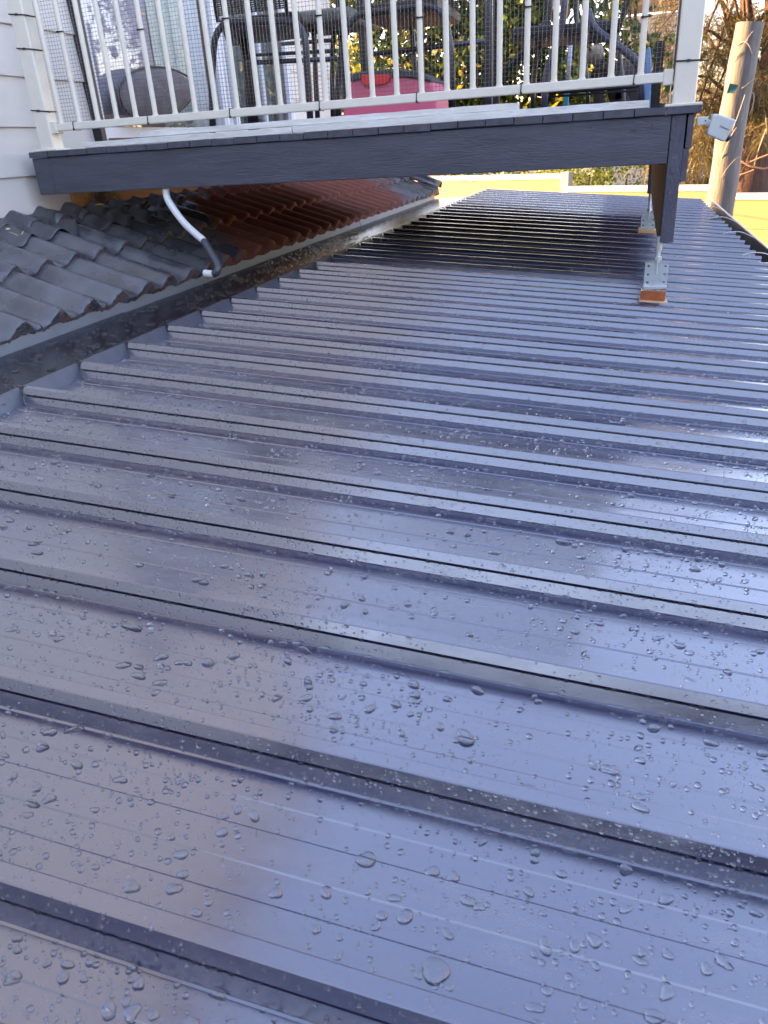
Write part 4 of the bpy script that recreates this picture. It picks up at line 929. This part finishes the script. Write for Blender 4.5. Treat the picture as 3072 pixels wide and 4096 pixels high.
def leaves(name, C, size, mat, parent, kind='stuff', asp=.5, droop=None):
    N_ = len(C); C = np.asarray(C)
    d = RNG.normal(size=(N_, 3)); 
    if droop is not None: d = d * droop[0] + np.array(droop[1])
    d /= np.linalg.norm(d, axis=1)[:, None]; u = RNG.normal(size=(N_, 3)); u -= (u * d).sum(1)[:, None] * d; u /= np.linalg.norm(u, axis=1)[:, None]; nn = np.cross(d, u)
    s_ = size * RNG.uniform(.6, 1.3, (N_, 1)); a = C - d * s_ * .5; t_ = C + d * s_ * .5; lft = C + u * s_ * asp * .5 + nn * s_ * .08; rgt = C - u * s_ * asp * .5 + nn * s_ * .08
    V = np.stack([a, lft, t_, rgt], 1).reshape(-1, 3); Fc = np.arange(N_ * 4).reshape(-1, 4)
    o = np_mesh(name, V, Fc, mat, parent); o['kind'] = kind; return o
def blob(cent, rad, N_, shell=.6):
    d = RNG.normal(size=(N_, 3)); d /= np.linalg.norm(d, axis=1)[:, None]; r_ = RNG.uniform(shell, 1, (N_, 1)) ** .6
    return np.asarray(cent) + d * r_ * np.asarray(rad)
# hedge: several shrubs side by side
hx = [(-2.2, 7.8, 1.25), (-1.35, 7.75, 1.2), (-.5, 7.7, 1.15), (.15, 7.65, .95)]
hl = ['dark green shrub behind the first wicker chair and table', 'dark green shrub directly behind the pink cooler', 'dark green shrub behind the garden chair with yellow sunlit leaves', 'sparser shrub with bright sky gaps beside the right end post']
stemm = M('shrub_stem', (.09, .07, .05), .85, bump=.5)
for i, (x, y, rr_) in enumerate(hx):
    sh = thing('hedge_shrub', hl[i], 'shrub', 'shrubs of the hedge behind the balcony')
    n_ = 17000 if i < 3 else 3400
    C = []
    for q in range(64 if i < 3 else 34):
        C.append(blob((x + RNG.uniform(-.55, .55 if i < 3 else .3), y + RNG.uniform(-.3, .35), RNG.uniform(.06, 3.0)), (.30, .26, .26), n_ // 64, .2))
    leaves('foliage', np.concatenate(C), .075, hleaf, sh, asp=.55)
    for q in range(4):
        m = MB(); x_ = x + random.uniform(-.35, .35); xb = (.50 + .06 * q) if i == 3 else (-3.3 + .12 * q - .1 * i); m.tube([(xb, 12.2, ZG), (xb + .02, 12.0, -.4), (xb + .02, 11.8, .55), (x_, 9.6, 1.0), (x_ + random.uniform(-.3, .3), y + .1, 1.6)], [.035, .03, .026, .02, .01], 6); m.build('stem', stemm, sh, smooth=True)
# sunlit shrubs seen under the beam
for i, (px_, lab) in enumerate(((2330, 'golden-green sunlit shrub right behind the fence post under the beam'), (2480, 'golden-green sunlit shrub under the beam next to the corner leg'), (2240, 'small yellow-green shrub topping the tall fence section'))):
    c_ = at(px_, 700, 12.6 + i * .3); sh = thing('shrub', lab, 'shrub', 'sunlit shrubs beyond the fence')
    C = np.concatenate([blob((c_.x + RNG.uniform(-.5, .5), c_.y + RNG.uniform(-.3, .3), c_.z + RNG.uniform(-.9, .5 if i < 2 else -.0)), (.26, .26, .2), 90, .2) for q in range(34)])
    leaves('foliage', C, .055, yleaf, sh); m = MB(); m.tube([(c_.x, c_.y, ZG), (c_.x + .1, c_.y, c_.z)], [.04, .015], 6); m.build('stem', stemm, sh)
# casuarina: drooping needle sprays hung on thin branches
def casuarina(label, base, top, crown_c, crown_r, nspray, trunk_r, bm, seed, show=True):
    rs2 = random.Random(seed); tr = thing('casuarina_tree', label, 'tree', 'casuarina trees behind the fence')
    b0 = Vector(base); t0 = Vector(top); P = [b0.lerp(t0, q) + Vector((.06 * math.sin(q * 7 + seed), .05 * math.sin(q * 5), 0)) for q in np.linspace(0, 1, 12)]
    m = MB(); m.tube(P, [trunk_r * (1.15 - .75 * q) * (1 + .06 * math.sin(q * 40)) for q in np.linspace(0, 1, 12)], 20); m.build('trunk', bm, tr, smooth=True)
    V = []; Fc = []
    brs = []
    for q in range(max(10, nspray // 16)):
        s_ = P[rs2.randrange(3, 12)]; e_ = Vector((crown_c[0] + rs2.uniform(-1, 1) * crown_r[0], crown_c[1] + rs2.uniform(-1, 1) * crown_r[1], crown_c[2] + rs2.uniform(-1, 1) * crown_r[2]))
        mid = s_.lerp(e_, .5) + Vector((0, 0, rs2.uniform(.1, .4))); m = MB(); bp_ = [s_, s_.lerp(mid, .6), mid, mid.lerp(e_, .6), e_]; m.tube(bp_, [.035, .025, .018, .012, .006], 5); m.build('branch', bm, tr, smooth=True); brs.append(bp_)
    C = []; 
    for q in range(nspray):
        bp_ = rs2.choice(brs); t_ = rs2.uniform(.25, 1) * 3.999; i_ = int(t_); p = bp_[i_].lerp(bp_[i_ + 1], t_ - i_) + Vector([rs2.gauss(0, .12) for _ in range(3)])
        kk = 34; dr_ = RNG.normal(size=(kk, 3)) * .45 + np.array([rs2.uniform(-.5, .5), rs2.uniform(-.5, .5), -.35]); L_ = RNG.uniform(.12, .32, (kk, 1)); dr_ /= np.linalg.norm(dr_, axis=1)[:, None]
        a = np.array(p) + RNG.normal(size=(kk, 3)) * .03; bend = a + dr_ * L_ * .55; e = bend + (dr_ + np.array([0, 0, -.6])) * L_ * .5
        wv = RNG.normal(size=(kk, 3)); wv /= np.linalg.norm(wv, axis=1)[:, None]; wv *= .0028
        C.append(np.stack([a - wv, a + wv, bend + wv, bend - wv, bend - wv, bend + wv, e + wv * .4, e - wv * .4], 1).reshape(-1, 3))
    V = np.concatenate(C); o = np_mesh('needles', V, np.arange(len(V)).reshape(-1, 4), cleaf, tr); o['kind'] = 'stuff'
    return tr
trunk_m = M('red_brown_bark', (.12, .06, .04), .85, bump=1.0, bscale=14, stretch=(5, 5, .7), col2=(.04, .02, .015), vscale=9)
kt0 = at(3040, 760, 11.2); kt1 = at(3130, 100, 11.2)
casuarina('large casuarina with a thick red-brown trunk at the right edge', (kt0.x - .35, 11.2, ZG), (kt1.x + .35, 11.3, 3.4), (at(2960, 150, 12.3).x, 12.6, 2.2), (1.7, .5, 2.6), 560, .36, trunk_m, 3)
kc = at(2800, 250, 10.6)
casuarina('feathery golden casuarina between the end post and the timber pole', (kc.x + .9, 11.6, ZG), (kc.x + .7, 11.4, 3.6), (kc.x + .1, 10.9, 1.7), (.85, .6, 2.3), 480, .09, trunk_m, 5)
kc = at(2850, 600, 12)
casuarina('low drooping casuarina saplings behind the fence under the camera', (kc.x, 12.3, ZG), (kc.x + .1, 12.2, .4), (kc.x, 12.2, -.2), (.8, .5, .55), 170, .05, trunk_m, 8)
# unseen trees added behind the camera to darken what the steel reflects
for i, (x, y, lab) in enumerate(((-4.5, -9.5, 'unseen dark tree added at the left behind the camera to darken reflections'), (-1.0, -10.5, 'unseen dark tree added in the middle behind the camera to darken reflections'), (2.6, -9.8, 'unseen dark tree added right of the middle behind the camera to darken reflections'), (6.4, -10.2, 'unseen dark tree added at the right behind the camera to darken reflections'))):
    tr = thing('unseen_tree', lab, 'tree', 'unseen trees added behind the camera for reflections')
    C = np.concatenate([blob((x + RNG.uniform(-1.6, 1.6), y + RNG.uniform(-.8, .8), RNG.uniform(-2.4, 1.9)), (.8, .7, .6), 90, .2) for q in range(110)])
    leaves('crown', C, .40, hleaf, tr); m = MB(); m.tube([(x, y, ZG), (x, y, 0)], [.16, .08], 8); m.build('trunk', stemm, tr)
for i, (x, y, lab) in enumerate(((8.0, -4.5, 'unseen dark tree added right of the roof, behind the camera, to darken reflections'), (8.6, -.6, 'unseen dark tree added level with the camera on the right to darken reflections'), (8.4, 3.0, 'unseen dark tree added out to the right of the deck to darken reflections'))):  # more unseen trees added at the right, dimming reflections and skylight on the steel
    tr = thing('unseen_tree', lab, 'tree', 'unseen trees added along the right side for reflections')
    C = np.concatenate([blob((x + RNG.uniform(-.9, .9), y + RNG.uniform(-1.8, 1.8), RNG.uniform(-2.4, 2.6)), (.7, .8, .6), 60, .2) for q in range(55)])
    leaves('crown', C, .34, hleaf, tr); m = MB(); m.tube([(x, y, ZG), (x, y, 0)], [.16, .08], 8); m.build('trunk', stemm, tr)
# bare orange-lit twigs by the trunk
tw2 = thing('dead_branch', 'bare forked orange-brown branch sticking out before the big trunk', 'branch')
for pxs in ([(2965, 645), (3000, 665), (3055, 675), (3078, 670)], [(2985, 655), (3030, 635), (3090, 612)], [(2960, 700), (2990, 690), (3015, 680)]):
    m = MB(); m.tube(px3(pxs, 10.2), .009, 6); m.build('twig', M('orange_twig', (.42, .22, .11), .8), tw2)

# neighbours far behind: pale roof edge at the top, small bluish buildings through the trees
nb_ = thing('neighbour_house', 'pale neighbouring house with white fascia glimpsed above the garden chair', 'house')
k0, k1 = at(2520, 25, 13), at(2650, -30, 13)
m = MB(); m.box(((k0.x + k1.x) / 2, 13.5, k0.z + .35), (1.0, 1.0, .5)); m.build('fascia', M('nb_white', (.75, .75, .76), .6), nb_)
m = MB(); m.box(((k0.x + k1.x) / 2 + .1, 13.5, k0.z + .06), (.75, .9, .12)); m.build('soffit', M('nb_tan', (.45, .32, .2), .7), nb_)
m = MB(); m.box(((k0.x + k1.x) / 2 + .1, 14.3, (k0.z + ZG) / 2), (.8, .3, k0.z - ZG)); m.build('wall', M('nb_wall', (.5, .5, .5), .7), nb_)
nb2 = thing('neighbour_shed', 'blue-grey shed with white bands glimpsed between the pole and the big trunk', 'shed')
k0 = at(2950, 640, 19)
m = MB(); m.box((k0.x, 19.5, (k0.z + ZG) / 2), (3.2, 1.0, k0.z - ZG + .6)); m.build('wall', M('shed_blue', (.16, .20, .27), .7), nb2)
for q in range(3):
    m = MB(); m.box((k0.x, 18.98, k0.z + .2 - q * .45), (3.25, .04, .08)); m.build('trim_band', M('nb_white2', (.75, .76, .78), .6), nb2)
# distant greenery
for i, (x, y, z, rx, lab) in enumerate(((-9, 30, -.8, 4, 'distant rounded tree far left behind the hedge'), (-1, 34, -.6, 5, 'distant rounded tree behind the middle fence section'), (8, 32, -.4, 5, 'distant rounded tree behind the timber pole'), (16, 30, -.4, 5, 'distant rounded tree beyond the big trunk'))):
    tr = thing('distant_tree', lab, 'tree', 'distant trees on the horizon'); C = np.concatenate([blob((x + RNG.uniform(-rx, rx), y + RNG.uniform(-1, 1), z + RNG.uniform(-1.8, .4)), (1.0, 1.0, .6), 90, .2) for q in range(40)])
    leaves('crown', C, .28, yleaf, tr); m = MB(); m.tube([(x, y, ZG), (x, y, z)], [.3, .15], 8); m.build('trunk', stemm, tr)

# ---------------------------------------------------------------- leaves lying about
def leaf_obj(c, d, L_, Wd, n_, mat, label):
    d = Vector(d).normalized(); n_ = Vector(n_).normalized(); s_ = n_.cross(d); V = []; K = 8
    for i in range(K + 1):
        q = i / K; w2 = Wd * math.sin(PI * min(.98, q * .96 + .02)) ** .8 * .5; V += [Vector(c) + d * (L_ * (q - .5)) - s_ * w2 + n_ * (.004 + .12 * w2 + .003 * math.sin(q * 3)), Vector(c) + d * (L_ * (q - .5)) + n_ * (.003 + .003 * math.sin(q * 3)), Vector(c) + d * (L_ * (q - .5)) + s_ * w2 + n_ * (.004 + .3 * w2)]
    m = MB(); m.add(V, [(i * 3 + j, i * 3 + j + 1, i * 3 + j + 4, i * 3 + j + 3) for i in range(K) for j in range(2)]); o = m.build('fallen_leaf', mat, smooth=True); o.modifiers.new('t', 'SOLIDIFY').thickness = .0006; return tag(o, label, 'leaf')
r_ = ray(1410, 938); p = Vector(r_ * (ZT / r_[2])); leaf_obj(p, (1, .15, 0), .095, .03, (0, 0, 1), M('yellow_leaf', (.70, .52, .05), .5), 'yellow fallen leaf lying in the dark box gutter')
q0 = Vector(ray(2, 1645)); sc_ = (D0 + HP) / q0.dot(RN); p = q0 * sc_; leaf_obj(p + RN * .01, (1, .5, 0), .03, .011, (0, -.3, 1), M('brown_leaf', (.16, .06, .03), .6), 'small curled brown leaf at the left frame edge on a roof pan')
r_ = ray(400, 838); p = Vector(r_ * (-.165 / r_[2])); leaf_obj(p + Vector((0, 0, .012)), (1, .5, 0), .03, .018, (.3, 0, 1), M('orange_leaf', (.55, .25, .03), .5), 'tiny orange leaf on the lead flashing under the beam')
# straw on the lead flashing
m = MB(); pts = []
for (x, y, zz) in ((35, 928, -.205), (55, 935, -.208), (75, 943, -.21), (88, 935, -.205), (94, 925, -.2)):
    r_ = ray(x, y); pts.append(Vector(r_ * (zz / r_[2])))
m.tube(pts, .0016, 5); tag(m.build('straw', M('straw_yellow', (.6, .48, .2), .6), smooth=True), 'curved dry straw on the lead flashing at the left edge', 'straw')
m = MB(); r_ = ray(32, 918); k_ = Vector(r_ * (-.20 / r_[2])); m.tube([k_, k_ + Vector((.0, 0, .004))], .008, 10); tag(m.build('pebble', M('pale_pebble', (.7, .68, .6), .7), bevel=.002), 'pale round pebble on the lead flashing at the left edge', 'pebble')

# ---------------------------------------------------------------- water drops
def frames(kind, n_, y0, y1, ys=None):
    """random spots on the roof profile: position, tangent x (down slope), tangent u, normal"""
    y = ys if ys is not None else y0 + (y1 - y0) * RNG.random(n_)
    k = np.round((y - Y00) / PITCH); return y, k
RXn, RNn = np.array(RX), np.array(RN); P0n = np.array(P0); EY = np.array([0, 1., 0])
def surf(seg0, seg1, k, t, s):
    u = seg0[0] + (seg1[0] - seg0[0]) * t; h = seg0[1] + (seg1[1] - seg0[1]) * t
    if seg0[1] == seg1[1] == HP:
        for b0, b1 in BANDS: h = np.where((u > b0) & (u < b1), HP + EF, h)
    pos = P0n + s[:, None] * RXn + (Y00 + k * PITCH + u)[:, None] * EY + h[:, None] * RNn
    du, dh = seg1[0] - seg0[0], seg1[1] - seg0[1]; L_ = math.hypot(du, dh)
    tu = (EY * du + RNn * dh) / L_; nn = (EY * -dh + RNn * du) / L_
    return pos, tu, nn
def noise2(x, y):
    return (np.sin(x * 5.1 + 1.3 * np.sin(y * 3.7)) + np.sin(y * 6.3 + 1.7 * np.sin(x * 4.1 + 2)) + np.sin((x + y) * 9.7 + 2 * np.sin(x * 7.3)) * .7) / 2.7
def drops(pos, tu, tx_, nn, r, ecc, ang, K, rings, name, parent=None, irr=.12, flat=.5, maxh=.0026):
    """domes with K sides; rings = [(radius fraction, height fraction)]"""
    N_ = len(pos); A = np.linspace(0, 2 * PI, K, endpoint=False)[None, :]
    rad = np.ones((N_, K)) + irr * np.sin(A * 2 + RNG.uniform(0, 6, (N_, 1))) * RNG.random((N_, 1)) + irr * .8 * np.sin(A * 3 + RNG.uniform(0, 6, (N_, 1))) * RNG.random((N_, 1))
    ca_, sa_ = np.cos(ang)[:, None], np.sin(ang)[:, None]
    ex = np.cos(A) * rad * (r * ecc)[:, None]; ey = np.sin(A) * rad * (r / ecc)[:, None]
    X_ = ex * ca_ - ey * sa_; Y_ = ex * sa_ + ey * ca_
    H_ = np.minimum(r * flat, maxh)[:, None]
    V = []
    for (fr, fh) in rings:
        V.append(pos[:, None, :] + (X_ * fr)[..., None] * tx_[:, None, :] + (Y_ * fr)[..., None] * tu[:, None, :] + (H_ * fh)[..., None] * nn[:, None, :] * np.ones((1, K, 1)))
    top = pos + H_ * nn
    V = np.concatenate(V + [top[:, None, :]], 1); S_ = K * len(rings) + 1
    base = (np.arange(N_) * S_)[:, None, None]
    j = np.arange(K); q = []
    for ri in range(len(rings) - 1): q.append(np.stack([ri * K + j, ri * K + (j + 1) % K, (ri + 1) * K + (j + 1) % K, (ri + 1) * K + j], 1))
    ri = len(rings) - 1
    q.append(np.stack([ri * K + j, ri * K + (j + 1) % K, np.full(K, S_ - 1), np.full(K, S_ - 1)], 1))
    Q = np.concatenate(q); return V.reshape(-1, 3), (Q[None] + base).reshape(-1, 4), S_
BIGR = [(.97, -.04), (1.04, .16), (1.02, .40), (.86, .72), (.52, .93)]
SMR = [(1.0, -.05), (.98, .42), (.62, .85)]
def water_mesh(name, V, Fq, K, rings, N_):
    # top fan quads are degenerate (two equal corners) -> triangles
    Fq = Fq.reshape(N_, -1, 4); quads = Fq[:, :-K].reshape(-1, 4); tris = Fq[:, -K:, :3].reshape(-1, 3)
    me = bpy.data.meshes.new(name); me.vertices.add(len(V)); me.vertices.foreach_set('co', V.astype(np.float32).ravel())
    lv = np.concatenate([quads.ravel(), tris.ravel()]).astype(np.int32); me.loops.add(len(lv)); me.loops.foreach_set('vertex_index', lv)
    ls = np.concatenate([np.arange(len(quads)) * 4, len(quads) * 4 + np.arange(len(tris)) * 3]).astype(np.int32); me.polygons.add(len(ls)); me.polygons.foreach_set('loop_start', ls)
    me.polygons.foreach_set('use_smooth', np.ones(len(ls), bool)); me.update(calc_edges=True); me.materials.append(water_m)
    o = bpy.data.objects.new(name, me); COL.objects.link(o); return o

SEG = {'pan': ((.0235, HP), (PITCH - .0235, HP)), 'low': (near[1], near[2]), 'up': (near[6], near[7]), 'top': ((-.0062, 0), (.0062, 0))}
Smax = RL - .01
def spots(kind, N_, kmin, kmax, power=1.0, clus=0.0):
    k = kmin + np.floor((kmax - kmin + .999) * RNG.random(N_) ** power); s = RNG.random(N_) * Smax; t = RNG.random(N_)
    pos, tu, nn = surf(SEG[kind][0], SEG[kind][1], k, t, s)
    if clus:
        v = noise2(pos[:, 0] * 2.2, pos[:, 1] * 2.2); keep = RNG.random(N_) < np.clip(.5 + clus * v, .06, 1); pos = pos[keep]; t = t[keep]; k = k[keep]
    n2 = len(pos)
    return pos, np.tile(tu, (n2, 1)), np.tile(RXn, (n2, 1)), np.tile(nn, (n2, 1)), t, k
def visible(pos):
    c = pos @ CAM            # camera coordinates
    x = c[:, 0] / c[:, 2] * F + 1536; y = c[:, 1] / c[:, 2] * F + 2048
    return (c[:, 2] > .1) & (x > -200) & (x < 3270) & (y < 4300)
def relax(pos, r, tries=0):
    # drop spots that overlap a bigger one (coarse grid)
    order = np.argsort(-r); cell = .016; grid = {}; keep = []
    P = pos; 
    for i in order:
        c = (int(P[i, 0] // cell), int(P[i, 1] // cell)); ok = True
        for dx in (-1, 0, 1):
            for dy in (-1, 0, 1):
                for j in grid.get((c[0] + dx, c[1] + dy), ()):
                    if abs(P[i, 0] - P[j, 0]) < (r[i] + r[j]) * 1.05 and abs(P[i, 1] - P[j, 1]) < (r[i] + r[j]) * 1.05 and (P[i, 0] - P[j, 0]) ** 2 + (P[i, 1] - P[j, 1]) ** 2 < ((r[i] + r[j]) * 1.05) ** 2: ok = False; break
                if not ok: break
            if not ok: break
        if ok: grid.setdefault(c, []).append(i); keep.append(i)
    return np.array(sorted(keep))
# medium and large drops on the pans and tops
pos, tu, tx_, nn, t, k = spots('pan', 42000, -1, 15, 1.7, .35)
vis = visible(pos); pos, tu, tx_, nn = pos[vis], tu[vis], tx_[vis], nn[vis]
N_ = len(pos); r = np.clip(np.exp(RNG.normal(math.log(.00150), .50, N_)), .0006, .0075)
big = RNG.random(N_) < .03; r[big] = RNG.uniform(.0032, .0064, big.sum())
kp = relax(pos, r); pos, tu, tx_, nn, r = pos[kp], tu[kp], tx_[kp], nn[kp], r[kp]; N_ = len(pos)
ecc = np.where(r > .003, RNG.uniform(.9, 1.5, N_), RNG.uniform(.95, 1.12, N_)); ang = RNG.uniform(-.5, .9, N_)
pud = np.argsort(RNG.random(N_))[:N_ // 90]; r[pud] *= RNG.uniform(1.7, 2.6, len(pud)); r = np.minimum(r, .0098)
dist = np.linalg.norm(pos, axis=1); app = r / dist; order = np.argsort(-app); ib = order[:260]; im = order[260:]
V, Q, S_ = drops(pos[ib], tu[ib], tx_[ib], nn[ib], r[ib], ecc[ib], ang[ib], 20, BIGR, '', irr=.26, flat=.65, maxh=.0030)
V = V.reshape(len(ib), S_, 3); Q1 = Q.reshape(len(ib), -1, 4)[0]
for a in range(len(ib)):
    c_ = pos[ib[a]]; me = bpy.data.meshes.new('water_drop'); fs = [tuple(f) if f[2] != f[3] else tuple(f[:3]) for f in Q1.tolist()]
    me.from_pydata((V[a] - c_).tolist(), [], fs); me.shade_smooth(); me.materials.append(water_m); o = bpy.data.objects.new('water_drop', me); o.location = c_; COL.objects.link(o)
    tag(o, 'clear bead of rainwater standing on a flat pan of the wet ribbed steel roof', 'water drop', 'large rain drops on the steel roof')
allV = []
V, Q, _ = drops(pos[im], tu[im], tx_[im], nn[im], r[im], ecc[im], ang[im], 10, BIGR[:1] + BIGR[2:], '', irr=.13, flat=1.0, maxh=.0034)
tag(water_mesh('rain_beads', V, Q, 10, None, len(im)), 'small rain beads scattered over the steel roof pans', 'rain drops', kind='stuff')
# fine spray of tiny drops, clustered, everywhere
parts_ = []
for kind, N0, k0_, k1_, cl in (('pan', 85000, -1, 15, .5), ('up', 22000, 0, 15, .4), ('low', 20000, 0, 15, .4), ('top', 6000, -1, 12, .5)):
    pos, tu, tx_, nn, t, k = spots(kind, N0, k0_, k1_, 1.25, cl); v = visible(pos); pos, tu, tx_, nn = pos[v], tu[v], tx_[v], nn[v]
    r = np.clip(np.exp(RNG.normal(math.log(.00056), .42, len(pos))), .0003, .0018)
    if kind in ('up', 'low', 'top'):
        r *= 1.35; bigg = RNG.random(len(pos)) < .14; r[bigg] = RNG.uniform(.0011, .0023, bigg.sum())
    parts_.append((pos, tu, tx_, nn, r))
pos, tu, tx_, nn, r = [np.concatenate([p[i] for p in parts_]) for i in range(5)]
V, Q, _ = drops(pos, tu, tx_, nn, r, np.ones(len(r)), np.zeros(len(r)), 6, SMR, '', irr=.05, flat=1.0)
tag(water_mesh('rain_spray', V, Q, 6, None, len(r)), 'fine spray of tiny drops over ribs and pans of the steel roof', 'rain drops', kind='stuff')
# drips hanging from the rib lips and beads along the rib foot
N_ = 4200; k = RNG.integers(-1, 15, N_).astype(float); s = RNG.random(N_) * Smax
pos = P0n + s[:, None] * RXn + (Y00 + k * PITCH - .0134)[:, None] * EY + (-.0146) * RNn
keep = (noise2(pos[:, 0] * 3, pos[:, 1] * 3) > -.35) & visible(pos); pos = pos[keep]; N_ = len(pos)
k2 = RNG.integers(-1, 14, 700).astype(float); s2 = RNG.random(700) * Smax
pos2 = P0n + s2[:, None] * RXn + (Y00 + k2 * PITCH + near[0][0] + .001)[:, None] * EY + (HP + .001) * RNn; pos2 = pos2[visible(pos2)]
pa_ = np.concatenate([pos, pos2]); nA = -EY * .9 + RNn * .43; tA = EY * .43 + RNn * .9
r = np.concatenate([RNG.uniform(.0008, .0024, len(pos)), RNG.uniform(.0018, .0045, len(pos2))]); ec = np.concatenate([np.ones(len(pos)), RNG.uniform(1.1, 1.7, len(pos2))])
V, Q, _ = drops(pa_, np.tile(tA, (len(pa_), 1)), np.tile(RXn, (len(pa_), 1)), np.tile(nA, (len(pa_), 1)), r, ec, np.zeros(len(r)), 10, BIGR[:1] + BIGR[2:], '', irr=.08, flat=.8)
tag(water_mesh('hanging_drips', V, Q, 10, None, len(pa_)), 'drips hanging in rows from the rib lips and resting at the rib feet', 'rain drops', kind='stuff')
# drops in the box gutter tray and on the upstand
N_ = 3800; pos = np.stack([RNG.uniform(XT + .02, X0 - .03, N_), RNG.uniform(1.4, 4.6, N_), np.full(N_, ZT + .0006)], 1); pos[:, 2] += np.where(pos[:, 1] < 2.33, .003, 0); pos[:, 0] = np.minimum(pos[:, 0], X0 - .11)
kk = RNG.random(N_) < np.clip(.5 + .8 * noise2(pos[:, 0] * 6, pos[:, 1] * 3), .05, 1); pos = pos[kk]; N_ = len(pos)
r = np.clip(np.exp(RNG.normal(math.log(.0032), .55, N_)), .0010, .012)
V, Q, _ = drops(pos, np.tile(EY, (N_, 1)), np.tile([1., 0, 0], (N_, 1)), np.tile([0, 0, 1.], (N_, 1)), r, RNG.uniform(.8, 1.9, N_), RNG.uniform(0, 1.4, N_), 10, BIGR[:1] + BIGR[2:], '', irr=.15, flat=.9, maxh=.004)
tag(water_mesh('gutter_beads', V, Q, 10, None, N_), 'rain beads and short streaks in the dark box gutter tray', 'rain drops', kind='stuff')
